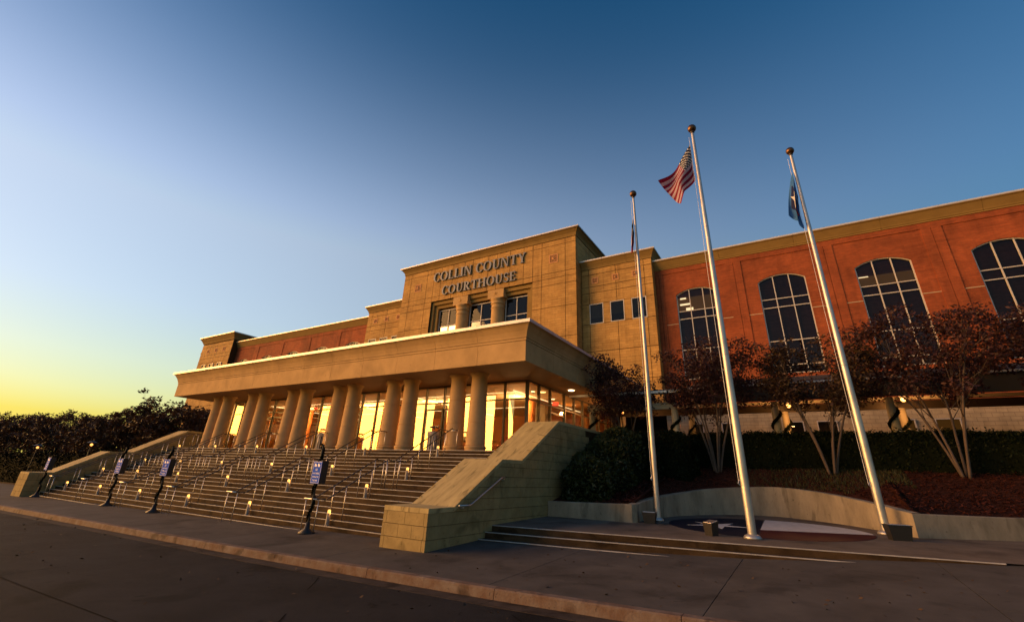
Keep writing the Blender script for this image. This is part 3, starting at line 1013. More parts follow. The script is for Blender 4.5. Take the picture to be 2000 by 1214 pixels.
# stepped surround of the recessed window
s1 = [(OX0, OX1, OZ, TY + 0.30, 0.22)]
for ins, yf in ((0.0, TY + 0.20), (0.26, TY + 0.40)):
    a, b, c = OX0 + ins, OX1 - ins, OZ - (0.34 if ins else 0)
    t = 0.27 if not ins else 0.42
    MB().box(a, a + t, yf, TY + 0.74, 6.5, c).box(b - t, b, yf, TY + 0.74, 6.5, c).box(a + t, b - t, yf + 0.001, TY + 0.74, c - 0.36, c).build('surround', 'cornice_paint', tw)
for cxk in (-21.40, 2 * CX + 21.40):
    cb = box('capital_block', 'stucco', tw, cxk - 0.86, cxk + 0.86, TY - 0.10, TY + 0.72, 16.47, 17.30)
    def starpts(cx, cz, r, y):
        return [(cx + (r if k % 2 == 0 else 0.42 * r) * sin(pi * k / 5), y, cz + (r if k % 2 == 0 else 0.42 * r) * cos(pi * k / 5)) for k in range(10)]
    def star(cx, cz, r, y, parent, m, d=0.04):
        A = starpts(cx, cz, r, y)
        mb = MB()
        mb.v = [(cx, y - d, cz)] + [(p[0], p[1] - 0.003, p[2]) for p in A] + [(p[0], y + 0.01, p[2]) for p in A]
        mb.f = [(0, k + 1, (k + 1) % 10 + 1) for k in range(10)] + [(k + 1, k + 11, (k + 1) % 10 + 11, (k + 1) % 10 + 1) for k in range(10)]
        return mb.build('star', m, parent)
    star(cxk, 16.88, 0.26, TY - 0.10, tw, 'cast_stone')
    smooth_by_angle(MB().lathe((cxk, TY + 0.46, 0), [(0.60, 6.5), (0.60, 15.52), (0.64, 15.55), (0.645, 15.62), (0.61, 15.68), (0.60, 15.9), (0.67, 15.95), (0.68, 16.05), (0.62, 16.15), (0.66, 16.3), (0.72, 16.38), (0.72, 16.469)], 28).build('engaged_column', 'stucco', tw), 35)
def simple_window(x0, x1, z0, z1, y, parent, mull=(), trans=(), arch=0.0, t=0.055, glass='window_glass', room='room_dark', lit=None):
    """frame mesh with panes and a dark room behind; window > mullion, pane"""
    f = MB()
    dp = 0.09
    def top(x):
        if arch <= 0: return z1
        u = (x - (x0 + x1) / 2) / ((x1 - x0) / 2)
        return z1 + arch * (sqrt(max(0, 1.35 ** 2 - u * u)) - sqrt(1.35 ** 2 - 1)) / (1.35 - sqrt(1.35 ** 2 - 1))
    f.box(x0, x0 + t, y - dp, y + 0.02, z0, top(x0 + t)).box(x1 - t, x1, y - dp, y + 0.02, z0, top(x1 - t)).box(x0 + t, x1 - t, y - dp, y + 0.02, z0, z0 + t)
    if arch > 0:
        N = 16
        for k in range(N):
            a, b = x0 + (x1 - x0) * k / N, x0 + (x1 - x0) * (k + 1) / N
            f.prism([(a, y - dp - 0.003, top(a)), (b, y - dp - 0.003, top(b)), (b, y - dp - 0.003, top(b) + t), (a, y - dp - 0.003, top(a) + t)],
                    [(a, y + 0.02, top(a)), (b, y + 0.02, top(b)), (b, y + 0.02, top(b) + t), (a, y + 0.02, top(a) + t)])
    else:
        f.box(x0 + t, x1 - t, y - dp, y + 0.02, z1 - t, z1)
    w = f.build('window', 'window_frame', parent)
    for m_ in mull:
        box('mullion', 'window_frame', w, m_ - t * 0.45, m_ + t * 0.45, y - dp + 0.008, y + 0.015, z0 + t, top(m_) + 0.005)
    for q in trans:
        box('glazing_bar', 'window_frame', w, x0 + t, x1 - t, y - dp + 0.016, y + 0.01, q - t * 0.45, q + t * 0.45)
    XS = [x0] + list(mull) + [x1]
    ZS = [z0] + list(trans) + [None]
    for a, b in zip(XS, XS[1:]):
        for c, d in zip(ZS, ZS[1:]):
            if d is None:
                n = 6
                A = [(a + 0.01, y, c + 0.01), (b - 0.01, y, c + 0.01)] + [(b - 0.01 + (a - b + 0.02) * k / n, y, top(b - 0.01 + (a - b + 0.02) * k / n) - 0.002) for k in range(n + 1)]
            else:
                A = [(a + 0.01, y, c + 0.01), (b - 0.01, y, c + 0.01), (b - 0.01, y, d - 0.01), (a + 0.01, y, d - 0.01)]
            tl = U(-0.0025, 0.0025)
            A = [(p[0], p[1] + tl * (p[0] - a), p[2]) for p in A]
            MB().add(A, [tuple(range(len(A)))]).build('pane', glass, w)
    return w
# tower windows between the engaged columns
for a, b in ((-20.72, -18.35), (-24.72, -22.08), (-28.45, -26.08)):
    simple_window(a, b, 9.5, 16.52, TY + 0.72, tw, mull=((a + b) / 2,), trans=(14.85, 12.4), t=0.07)
# medallions
def medallion(x, z, s, y, parent):
    m_ = MB().box(x - s, x - s + 0.08, y - 0.03, y + 0.02, z - s, z + s).box(x + s - 0.08, x + s, y - 0.03, y + 0.02, z - s, z + s).box(x - s + 0.08, x + s - 0.08, y - 0.03, y + 0.02, z - s, z - s + 0.08).box(x - s + 0.08, x + s - 0.08, y - 0.03, y + 0.02, z + s - 0.08, z + s)
    mo = m_.build('medallion', 'medallion_stone', parent)
    box('plate', 'medallion_plate', mo, x - s + 0.082, x + s - 0.082, y - 0.008, y + 0.02, z - s + 0.082, z + s - 0.082)
    star(x, z, s * 0.62, y - 0.018, mo, 'medallion_stone', 0.07)
for x in (-15.6, 2 * CX + 15.6):
    medallion(x, 19.2, 0.42, TY - 0.004, tw)

# ---- raised serif lettering
def letter_polys(ch):
    """list of convex polygons in a unit-cap-height box; returns (polys, advance)"""
    P = []
    st, th, sf, sl_ = 0.18, 0.08, 0.07, 0.075      # stem, thin, serif height, serif length
    def rect(x0, z0, x1, z1): P.append([(x0, z0), (x1, z0), (x1, z1), (x0, z1)])
    def serif(xc, z, w=None):
        w = w or st
        rect(xc - w / 2 - sl_, z, xc + w / 2 + sl_, z + sf)
    def stem(xc, w=st, bot=True, top=True):
        rect(xc - w / 2, 0, xc + w / 2, 1)
        if bot: serif(xc, 0, w)
        if top: serif(xc, 1 - sf, w)
    def diag(x0, z0, x1, z1, w): P.append([(x0 - w / 2, z0), (x0 + w / 2, z0), (x1 + w / 2, z1), (x1 - w / 2, z1)])
    def arc(cx, cz, rx, rz, wx, wz, a0, a1, n=20):
        for k in range(n):
            t0, t1 = radians(a0 + (a1 - a0) * k / n), radians(a0 + (a1 - a0) * (k + 1) / n)
            o = lambda t: (cx + rx * cos(t), cz + rz * sin(t))
            i = lambda t: (cx + (rx - wx) * cos(t), cz + (rz - wz) * sin(t))
            P.append([i(t0), o(t0), o(t1), i(t1)])
    if ch == 'C':
        arc(0.42, 0.5, 0.40, 0.52, st, th, 48, 312, 26)
        rect(0.66, 0.66, 0.71, 0.98); rect(0.66, 0.06, 0.70, 0.30); w = 0.80
    elif ch == 'O':
        arc(0.45, 0.5, 0.43, 0.52, st, th, 0, 360, 34); w = 0.94
    elif ch == 'L':
        stem(0.18); rect(0.26, 0, 0.62, th); rect(0.58, 0, 0.63, 0.27); w = 0.70
    elif ch == 'I':
        stem(0.17); w = 0.40
    elif ch == 'N':
        stem(0.13, th); stem(0.72, th, bot=False); P.append([(0.10, 1), (0.28, 1), (0.75, 0), (0.62, 0)][::-1]); serif(0.10, 1 - sf, th); w = 0.92
    elif ch == 'U':
        rect(0.12, 0.32, 0.12 + st, 1); rect(0.66, 0.32, 0.66 + th, 1); serif(0.195, 1 - sf); serif(0.69, 1 - sf, th)
        arc(0.42, 0.34, 0.30, 0.36, st, th, 180, 270, 10); arc(0.42, 0.34, 0.30, 0.36, th, th, 270, 360, 10); w = 0.88
    elif ch == 'T':
        stem(0.38, st, top=False); rect(0.03, 1 - th, 0.73, 1); rect(0.03, 0.73, 0.08, 1); rect(0.68, 0.73, 0.73, 1); w = 0.80
    elif ch == 'Y':
        rect(0.33, 0, 0.33 + st, 0.46); serif(0.405, 0); diag(0.405, 0.44, 0.13, 1, st); diag(0.42, 0.44, 0.66, 1, th + 0.01); serif(0.13, 1 - sf, st); serif(0.66, 1 - sf, th); w = 0.80
    elif ch == 'R':
        stem(0.18); arc(0.30, 0.745, 0.33, 0.255, st, th, -90, 90, 14); rect(0.24, 1 - th, 0.31, 1); rect(0.24, 0.49, 0.31, 0.49 + th); diag(0.66, 0, 0.36, 0.52, st + 0.02); rect(0.56, 0, 0.80, sf); w = 0.86
    elif ch == 'H':
        stem(0.17); stem(0.72); rect(0.24, 0.48, 0.66, 0.48 + th); w = 0.94
    elif ch == 'S':
        arc(0.31, 0.745, 0.24, 0.275, 0.10, th + 0.02, 40, 250, 16); arc(0.31, 0.265, 0.26, 0.285, 0.12, th + 0.02, -140, 75, 16)
        rect(0.49, 0.70, 0.53, 0.96); rect(0.06, 0.05, 0.10, 0.30); P.append([(0.20, 0.50), (0.40, 0.40), (0.48, 0.50), (0.26, 0.61)]); w = 0.64
    elif ch == 'E':
        stem(0.18); rect(0.24, 0, 0.60, th); rect(0.24, 1 - th, 0.58, 1); rect(0.24, 0.49, 0.50, 0.49 + th); rect(0.56, 0, 0.61, 0.26); rect(0.54, 0.76, 0.59, 1); rect(0.47, 0.40, 0.51, 0.64); w = 0.68
    else:
        w = 0.38
    return P, w
def write(text, x0, x1, zb, cap, y, parent):
    adv = sum(letter_polys(c)[1] for c in text)
    sx = (x1 - x0) / adv
    X = x0
    for ch in text:
        P, w = letter_polys(ch)
        if P:
            mb = MB()
            for j, pl_ in enumerate(P):
                e = 0.0012 * (j % 9)
                A = [(X + p[0] * sx, y - 0.15 - e, zb + p[1] * cap) for p in pl_]
                B = [(p[0], y - 0.035 + e, p[2]) for p in A]
                mb.prism(A, B)
            L_ = mb.build('letter', 'letter_metal', parent)
            L_['label'] = 'raised grey metal letter ' + ch
        X += w * sx
write('COLLIN COUNTY', -29.1, -18.3, 19.42, 0.98, TY, tw)
write('COURTHOUSE', -27.85, -19.3, 17.83, 0.92, TY, tw)

# ---- stone bays beside the tower
def stone_bay(xa, xb, medx):
    lo, hi = min(xa, xb), max(xa, xb)
    YB = 32.3
    b_ = box('stone_bay', 'stone_joint', CH, lo + 0.02, hi - 0.02, YB + 0.12, 45, 6, 18.1)
    near, far = (xa, xb)
    s = 1 if xb > xa else -1
    X = lambda d: xa + s * d
    winx = [(0.66, 1.82), (2.40, 3.54), (4.12, 5.28)]
    win = [tuple(sorted((X(a), X(b)))) for a, b in winx]
    xcuts = sorted([xa, xb] + [q for w in win for q in w])
    zs_ = [6.2, 8.6, 10.9, 13.14, 14.84, 15.81, 16.35, 17.45, 17.95]
    def skip(x, z):
        return 13.14 < z < 14.84 and any(a < x < b for a, b in win)
    MB().box(lo + 0.02, hi - 0.02, YB + 0.03, YB + 0.12, 6, 13.14).box(lo + 0.02, hi - 0.02, YB + 0.03, YB + 0.12, 14.84, 18.1).build('wall_core', 'stone_joint', b_)
    full = sorted([xa, X(0.66), X(2.98), X(5.28), xb])
    for z0, z1 in zip(zs_, zs_[1:]):
        panel_grid(b_, xcuts if z0 == 13.14 else full, [z0, z1], YB, skip=skip)
    for z0, z1 in zip(zs_, zs_[1:]):
        for k in range(3):
            for xf, sg in ((hi, 1), (lo, -1)):
                box('stone_panel', 'cast_stone', b_, xf - sg * 0.03, xf, YB + 0.05 + k * 2.2 + 0.012, YB + 0.05 + (k + 1) * 2.2 - 0.012, z0 + 0.012, z1 - 0.012)
    for a, b in win:
        simple_window(a, b, 13.14, 14.84, YB + 0.095, b_, t=0.06)
        box('blind', 'blind_cloth', b_, a + 0.05, b - 0.05, YB + 0.102, YB + 0.115, 13.75 + U(-0.1, 0.12), 14.80)
    for d in medx:
        medallion(X(d), 16.88, 0.28, YB - 0.004, b_)
    pf = [(0.0, 17.96), (0.04, 17.97), (0.04, 18.05), (0.10, 18.2), (0.28, 18.48), (0.36, 18.56), (0.36, 18.64), (-0.3, 18.64), (-0.3, 17.96)][::-1]
    ff = [(0.375, 18.60), (0.375, 18.70), (0.34, 18.715), (0, 18.715), (0, 18.645), (0.362, 18.645), (0.362, 18.60)][::-1]
    for nm, p_, mt in (('cornice', pf, 'cornice_paint'), ('flashing', ff, 'metal_flashing')):
        run(b_, nm, p_, (lo, YB), (hi, YB), (0, -1), 0 if s > 0 else 1, 1 if s > 0 else 0, 3, mt)
        if s > 0:
            run(b_, nm, p_, (hi, YB), (hi, 44), (1, 0), 1, 0, 3, mt)
        else:
            run(b_, nm, p_, (lo, 44), (lo, YB), (-1, 0), 0, 1, 3, mt)
stone_bay(-13.47, -7.55, (1.2, 2.95, 4.6))
stone_bay(2 * CX + 13.47, 2 * CX + 7.55, (1.2, 2.95, 4.6))

# ---- brick wings
YW = 33.0
WCEN = 6.355
WSP = 5.53
def brick_wing(lo, hi, centers, lit):
    w = box('brick_wing', 'brick', CH, lo, hi, YW + 0.42, 45, 2.4, 17.2)
    zb, zt = 8.40, 14.70
    hw = 1.415
    rec = 2.27                                   # half width of the recessed field round each window
    # plane pieces: pilasters, band over the fields, fields with arched openings
    edges = []
    for c in centers:
        edges += [c - rec, c + rec]
    xs_ = [lo] + edges + [hi]
    for a, b in zip(xs_[0::2], xs_[1::2]):
        if b - a > 0.02:
            mid = (a + b) / 2
            box('pilaster', 'brick', w, a, mid - 0.012, YW, YW + 0.43, 6.3, 16.62)
            box('pilaster', 'brick', w, mid + 0.012, b, YW, YW + 0.43, 6.3, 16.62)
    box('frieze', 'brick', w, lo, hi, YW - 0.002, YW + 0.43, 16.622, 17.1)
    box('base_course', 'base_block', w, lo, hi, YW - 0.35, YW + 0.43, 2.4, 6.3)
    for c in centers:
        x0, x1 = c - hw, c + hw
        def top(x):
            u = (x - c) / hw
            return zt + 0.43 * (sqrt(max(0, 1.35 ** 2 - u * u)) - sqrt(1.35 ** 2 - 1)) / (1.35 - sqrt(1.35 ** 2 - 1)) + 0.055
        f = MB()
        yf = YW + 0.045
        f.box(c - rec, x0, yf, YW + 0.43, 6.3, 16.62).box(x1, c + rec, yf, YW + 0.43, 6.3, 16.62).box(x0, x1, yf, YW + 0.43, 6.3, zb)
        N = 16
        for k in range(N):
            a, b = x0 + (x1 - x0) * k / N, x0 + (x1 - x0) * (k + 1) / N
            f.prism([(a, yf, top(a)), (b, yf, top(b)), (b, yf, 16.62), (a, yf, 16.62)], [(a, YW + 0.43, top(a)), (b, YW + 0.43, top(b)), (b, YW + 0.43, 16.62), (a, YW + 0.43, 16.62)])
        f.build('wall_field', 'brick', w)
        for a, b in ((c - rec, x0), (x1, c + rec)):
            box('stone_band', 'beam_cream', w, a + 0.01, b - 0.01, yf - 0.012, yf + 0.02, 12.50, 12.545)
        simple_window(x0, x1, zb, zt, YW + 0.20, w, mull=(c - 0.475, c + 0.475), trans=(8.95, 10.54, 12.86, 13.46), arch=0.43, t=0.062)
        # room behind the glass
        rm = MB()
        rm.add([(x0 - 1.0, YW + 0.43, 12.9), (x1 + 1.0, YW + 0.43, 12.9), (x1 + 1.0, YW + 0.43, 8.0), (x0 - 1, YW + 0.43, 8.0)], [(0, 1, 2, 3)])
    pf = [(0.0, 17.0), (0.05, 17.01), (0.05, 17.08), (0.09, 17.12), (0.12, 17.2), (0.34, 17.6), (0.42, 17.66), (0.42, 17.74), (-0.3, 17.74), (-0.3, 17.0)][::-1]
    ff = [(0.435, 17.70), (0.435, 17.80), (0.40, 17.815), (0, 17.815), (0, 17.745), (0.422, 17.745), (0.422, 17.70)][::-1]
    n = max(2, round((hi - lo) / 5))
    run(w, 'cornice', pf, (lo, YW - 0.002), (hi, YW - 0.002), (0, -1), 0, 0, n, 'cornice_paint')
    run(w, 'flashing', ff, (lo, YW - 0.002), (hi, YW - 0.002), (0, -1), 0, 0, n, 'metal_flashing')
    return w
cr = [WCEN + WSP * k for k in (-2, -1, 0, 1, 2)]
wr = brick_wing(-7.54, 26.0, cr, None)
brick_wing(-66.45, 2 * CX + 7.54, [2 * CX - WCEN + WSP * k for k in (-2, -1, 0, 1, 2)], None)
# lit rooms glimpsed through two of the windows
def lit_room(c, z0, z1, m, strips):
    box('lit_room', m, wr, c - 1.38, c + 1.38, YW + 0.395, YW + 0.415, z0, z1)
    for (dx, z, ww, hh) in strips:
        box('room_lamp', 'strip_glow', wr, c + dx, c + dx + ww, YW + 0.36, YW + 0.39, z, z + hh)
lit_room(cr[0], 13.50, 14.62, 'room_amber', ((-1.25, 14.02, 0.75, 0.12), (-1.2, 14.50, 0.42, 0.11), (-0.85, 13.58, 0.5, 0.2)))
lit_room(cr[2], 13.50, 14.22, 'room_amber', ((-1.3, 14.16, 0.5, 0.05),))
# ---- end pylon
py = box('end_pylon', 'stone_joint', CH, -74.6, -66.47, 32.2, 45, 2, 18.3)
panel_grid(py, [-74.65, -73.4, -70.55, -67.7, -66.42], [3, 6, 9, 11.3, 13.4, 15.1, 15.8, 16.3, 17.5, 18.0], 32.15)
for x in (-72.6, -70.5, -68.4):
    medallion(x, 16.9, 0.34, 32.146, py)
for x in (-72.6, -70.5, -68.4):
    simple_window(x - 0.55, x + 0.55, 13.2, 14.9, 32.12, py, t=0.06)
pf = [(0.0, 18.1), (0.04, 18.12), (0.12, 18.35), (0.40, 18.8), (0.5, 18.9), (0.5, 19.0), (-0.3, 19.0), (-0.3, 18.1)][::-1]
ff = [(0.515, 18.95), (0.515, 19.06), (0, 19.06), (0, 19.005), (0.502, 19.005), (0.502, 18.95)][::-1]
for nm, p_, mt in (('cornice', pf, 'cornice_paint'), ('flashing', ff, 'metal_flashing')):
    run(py, nm, p_, (-74.65, 32.15), (-66.42, 32.15), (0, -1), 1, 1, 3, mt)
    run(py, nm, p_, (-66.42, 32.15), (-66.42, 44), (1, 0), 1, 0, 2, mt)
    run(py, nm, p_, (-74.65, 44), (-74.65, 32.15), (-1, 0), 0, 1, 2, mt)
sc_ = empty('security_camera', (-75.0, 32.6, 17.3), 'small dark camera bracketed to the far end of the courthouse roofline', 'camera')
MB().tube([(-74.66, 32.6, 17.3), (-75.3, 32.6, 17.3), (-75.3, 32.6, 17.12)], 0.06).build('bracket', 'dark_metal', sc_)
MB().ball((-75.3, 32.6, 16.95), 0.22).build('dome', 'dark_metal', sc_, smooth=True)

# ---- ground floor windows in the block wall behind the walkway
for a, b, glow in ((-6.0, -5.2, 0), (-4.1, -3.2, 0), (-0.6, 0.43, 0), (1.1, 2.1, 0), (4.55, 5.6, 1), (6.4, 7.45, 1), (10.2, 11.3, 0)):
    simple_window(a, b, 3.6, 5.42, YW - 0.37, wr, t=0.05, glass='window_glass')
    if glow:
        box('lit_room', 'room_amber', wr, a + 0.05, b - 0.05, YW - 0.363, YW - 0.356, 3.65, 5.37)

# ------------------------------------------------------------------ covered walkway
wk = empty('covered_walkway', (4, 27, 2.7), 'covered walkway with dark shingle roof and garlanded posts along the block wall', 'walkway')
# porch end next to the lobby
MB().prism([(-8.9, 22.95, 5.86), (-8.9, 27.9, 6.9), (-8.9, 27.9, 6.8), (-8.9, 22.95, 5.76)], [(-4.6, 22.95, 5.86), (-4.6, 27.9, 6.9), (-4.6, 27.9, 6.8), (-4.6, 22.95, 5.76)]).build('roof', 'shingle', wk)
MB().box(-10.4, -4.55, 22.86, 22.95, 5.82, 5.93).build('gutter', 'metal_flashing', wk)
box('beam', 'beam_cream', wk, -9.5, -4.9, 23.30, 23.6, 5.10, 5.42)
# long roof
MB().prism([(-4.6, 25.4, 6.42), (-4.6, 27.5, 7.1), (-4.6, 29.6, 6.42), (-4.6, 29.6, 6.3), (-4.6, 25.4, 6.3)], [(24, 25.4, 6.42), (24, 27.5, 7.1), (24, 29.6, 6.42), (24, 29.6, 6.3), (24, 25.4, 6.3)]).build('roof', 'shingle', wk)
box('gutter', 'metal_flashing', wk, -4.58, 24, 25.28, 25.40, 6.36, 6.44)
box('fascia', 'fascia_dark', wk, -4.6, 24, 25.42, 25.62, 5.63, 6.355)
box('rear_beam', 'beam_cream', wk, -9.4, 24, 29.05, 29.3, 5.95, 6.10)
box('rear_fascia', 'dark_bronze', wk, -9.4, 24, 29.32, 29.5, 5.55, 5.93)
wkf = box('walkway', 'plaza_concrete', None, -10.7, 24, 25.0, 32.6, 2.0, 2.72)
wkf['kind'] = 'structure'
PW = [(-9.3, 23.45, 5.1), (-5.0, 23.45, 5.1), (-0.75, 25.9, 5.63), (3.75, 25.9, 5.63), (8.3, 25.9, 5.63), (12.8, 25.9, 5.63)]
PB = [(-9.5, 29.2, 5.55), (-5.3, 29.2, 5.55), (-0.40, 29.2, 5.55), (4.6, 29.2, 5.55), (9.6, 29.2, 5.55)]
for x, y, z in PW + PB:
    smooth_by_angle(MB().lathe((x, y, 2.2), [(0.17, 0), (0.17, z - 2.2)], 14).build('post', 'beam_cream', wk))
    gm = MB()
    pts = []
    for k in range(46):
        t = k / 45
        a = t * 2 * pi * 2.2 + 1.0
        pts.append((x + 0.21 * cos(a), y + 0.21 * sin(a), 2.9 + t * (z - 3.05)))
    gm.tube(pts, [0.055 + 0.03 * R() for _ in pts], 6)
    for k in range(260):
        p = Vector(pts[int(R() * 45)]) + Vector((U(-.1, .1), U(-.1, .1), U(-.1, .1)))
        d = Vector((U(-1, 1), U(-1, 1), U(-1, 1))).normalized() * 0.06
        e = d.orthogonal().normalized() * 0.012
        gm.add([p - d, p + e, p + d, p - e], [(0, 1, 2, 3)])
    gm.build('garland', 'garland', wk)
def wall_lamp(x, y, z, label):
    w = empty('wall_lamp', (x, y, z), label, 'lamp', 'walkway lamps')
    MB().box(x - 0.12, x + 0.12, y - 0.02, y + 0.10, z + 0.10, z + 0.18).build('bracket', 'dark_metal', w)
    MB().ball((x, y - 0.1, z), 0.11, 12, 8).build('globe', 'wall_lamp_glow', w, smooth=True)
    l = bpy.data.lights.new('walkway_light', 'POINT')
    l.energy = 70
    l.color = (1, 0.42, 0.12)
    l.shadow_soft_size = 0.12
    lo_ = bpy.data.objects.new('lamp_light', l)
    COL.objects.link(lo_)
    lo_.parent = w
    lo_.location = (0, -0.32, -0.02)
wall_lamp(-8.85, 27.2, 5.55, 'orange globe lamp under the porch roof beside the lobby side door')
wall_lamp(-0.15, 28.2, 5.72, 'orange globe lamp behind the middle flagpole tree')
wall_lamp(4.62, 28.2, 5.82, 'orange globe lamp behind the reddest tree on the right')

# ------------------------------------------------------------------ flag plaza
ps = empty('plaza_steps', (-3, 12.8, 0.3), 'three low concrete steps up to the flagpole plaza', 'steps')
def pstep(k, xend):
    XS = [-8.09 + (xend + 8.09) * i / 14 for i in range(15)]
    zz = lambda X: plz(X, plaza_front(X)) - 0.15 * k + 0.001
    def mk(off0, off1, dz0, dz1):
        mb = MB()
        for X in XS:
            yv = plaza_front(X, k)
            mb.v += [(X, yv + off0, zz(X) + dz1), (X, yv + off1, zz(X) + dz1), (X, yv + off0, zz(X) + dz0), (X, yv + off1, zz(X) + dz0)]
        n_ = len(XS) - 1
        for i in range(n_):
            q = i * 4
            mb.f += [(q, q + 4, q + 5, q + 1), (q + 2, q + 3, q + 7, q + 6), (q, q + 2, q + 6, q + 4), (q + 1, q + 5, q + 7, q + 3)]
        mb.f += [(0, 1, 3, 2), (n_ * 4, n_ * 4 + 2, n_ * 4 + 3, n_ * 4 + 1)]
        return mb
    s_ = mk(0, 0.40, -0.5, 0).build('step', 'step_concrete', ps)
    mk(-0.004, 0.026, -0.016, 0.004).build('nosing', 'nosing', s_)
pstep(0, 3.12)
pstep(1, 0.62)
pstep(2, -2.05)

# retaining wall: control points of the foot, wall-top heights
WALL = [(-8.09, 15.88, 1.02), (-6.6, 15.9, 1.05), (-5.05, 15.90, 1.09), (-4.93, 16.05, 1.09), (-4.93, 16.95, 1.15), (-4.76, 18.25, 1.27), (-4.31, 19.7, 1.41), (-3.4, 21.2, 1.60), (-2.2, 22.15, 1.72), (-1.1, 22.25, 1.77), (0.05, 21.4, 1.69), (0.98, 20.38, 1.55), (1.70, 19.3, 1.41), (2.10, 18.4, 1.31), (2.38, 17.80, 1.24), (2.55, 17.90, 1.235), (4.79, 19.04, 1.24), (9.0, 20.9, 1.35), (16, 23.5, 1.6)]
def catmull(P, n):
    out = []
    for i in range(len(P) - 1):
        p0, p1, p2, p3 = [Vector(P[max(0, min(len(P) - 1, i + k))]) for k in (-1, 0, 1, 2)]
        for k in range(n):
            t = k / n
            out.append(0.5 * ((2 * p1) + (p2 - p0) * t + (2 * p0 - 5 * p1 + 4 * p2 - p3) * t * t + (3 * p1 - p0 - 3 * p2 + p3) * t ** 3))
    out.append(Vector(P[-1]))
    return out
seg_a = [Vector(p) for p in WALL[:3]]
seg_b = catmull(WALL[3:15], 4)
seg_c = [Vector(p) for p in WALL[15:]]
wallpts = seg_a + seg_b + seg_c
def offs(pts, d):
    out = []
    for i, p in enumerate(pts):
        t = (pts[min(i + 1, len(pts) - 1)] - pts[max(i - 1, 0)])
        nn = Vector((-t.y, t.x, 0)).normalized()
        out.append(p + nn * d)
    return out
back = offs(wallpts, 0.30)
mb = MB()
for p, q in zip(wallpts, back):
    fz = plz(p.x, p.y) - 0.25
    mb.v += [(p.x, p.y, fz), (p.x, p.y, p.z - 0.015), (p.x + (q.x - p.x) * 0.06, p.y + (q.y - p.y) * 0.06, p.z), (q.x, q.y, p.z), (q.x, q.y, fz)]
for i in range(len(wallpts) - 1):
    for k in range(4):
        mb.f.append((i * 5 + k, i * 5 + k + 1, (i + 1) * 5 + k + 1, (i + 1) * 5 + k))
mb.f += [(0, 1, 2, 3, 4), tuple((len(wallpts) - 1) * 5 + k for k in (4, 3, 2, 1, 0))]
o = mb.build('retaining_wall', 'retaining')
bmn = bmesh.new(); bmn.from_mesh(o.data); bmesh.ops.recalc_face_normals(bmn, faces=bmn.faces); bmn.to_mesh(o.data); bmn.free()
smooth_by_angle(o, 30)
tag(o, 'stained concrete retaining wall curving round the flagpole plaza', 'wall')
# plaza paving: strips fanned between nosing line and wall foot
mb = MB()
foot = wallpts
k0 = len(mb.v)
def front_of(i):
    t = i / (len(foot) - 1)
    X = -8.09 + (16 + 8.09) * t ** 1.0
    return X
pz = empty('plaza', (0, 0, 0), kind='structure')
mb = MB()
poly = [(p.x, p.y) for p in foot] + [(16, 15.9), (9, 14.9), (5.5, 14.38)] + [(3.2 - 11.29 * i / 12, plaza_front(3.2 - 11.29 * i / 12) + 0.03) for i in range(13)]
mb.v = [(x, y, plz(x, y) + 0.004) for x, y in poly]
mb.f = [tuple(range(len(poly)))[::-1]]
o = mb.build('paving', 'plaza_concrete', pz)
bmn = bmesh.new(); bmn.from_mesh(o.data); bmesh.ops.triangulate(bmn, faces=bmn.faces); bmn.to_mesh(o.data); bmn.free()
# inlaid flag in an oval of terrazzo
il = empty('flag_inlay', (-1.4, 17.45, plz(-1.4, 17.45)), 'round paving inlay of a flag in dark blue, white and maroon around the flagpoles', 'paving inlay')
OC, OR = Vector((-1.40, 17.45)), 2.80
def inlay(name, pts, m, dz):
    A = [(x, y, plz(x, y) + dz) for x, y in pts]
    B = [(x, y, plz(x, y) - 0.05) for x, y in pts]
    return MB().prism(B, A).build(name, m, il)
def rim(a0, a1, n): return [(OC.x + OR * cos(radians(a0 + (a1 - a0) * k / n)), OC.y + OR * sin(radians(a0 + (a1 - a0) * k / n))) for k in range(n + 1)]
inlay('blue_field', rim(94, 271, 30), 'inlay_blue', 0.009)
hub = (-1.46, 16.72)
inlay('white_stripe', [(hub[0] + 0.02, hub[1] + 0.01)] + rim(5, 93, 18), 'inlay_white', 0.010)
inlay('maroon_stripe', [(hub[0] + 0.02, hub[1] - 0.01)] + rim(-88, 4.6, 18), 'inlay_red', 0.0105)
stp_ = []
for k in range(10):
    a = radians(70) + 2 * pi * k / 10
    r_ = 1.0 if k % 2 == 0 else 0.30
    stp_.append((-2.68 + r_ * cos(a), 17.1 + r_ * sin(a)))
inlay('star', stp_, 'inlay_white', 0.013)

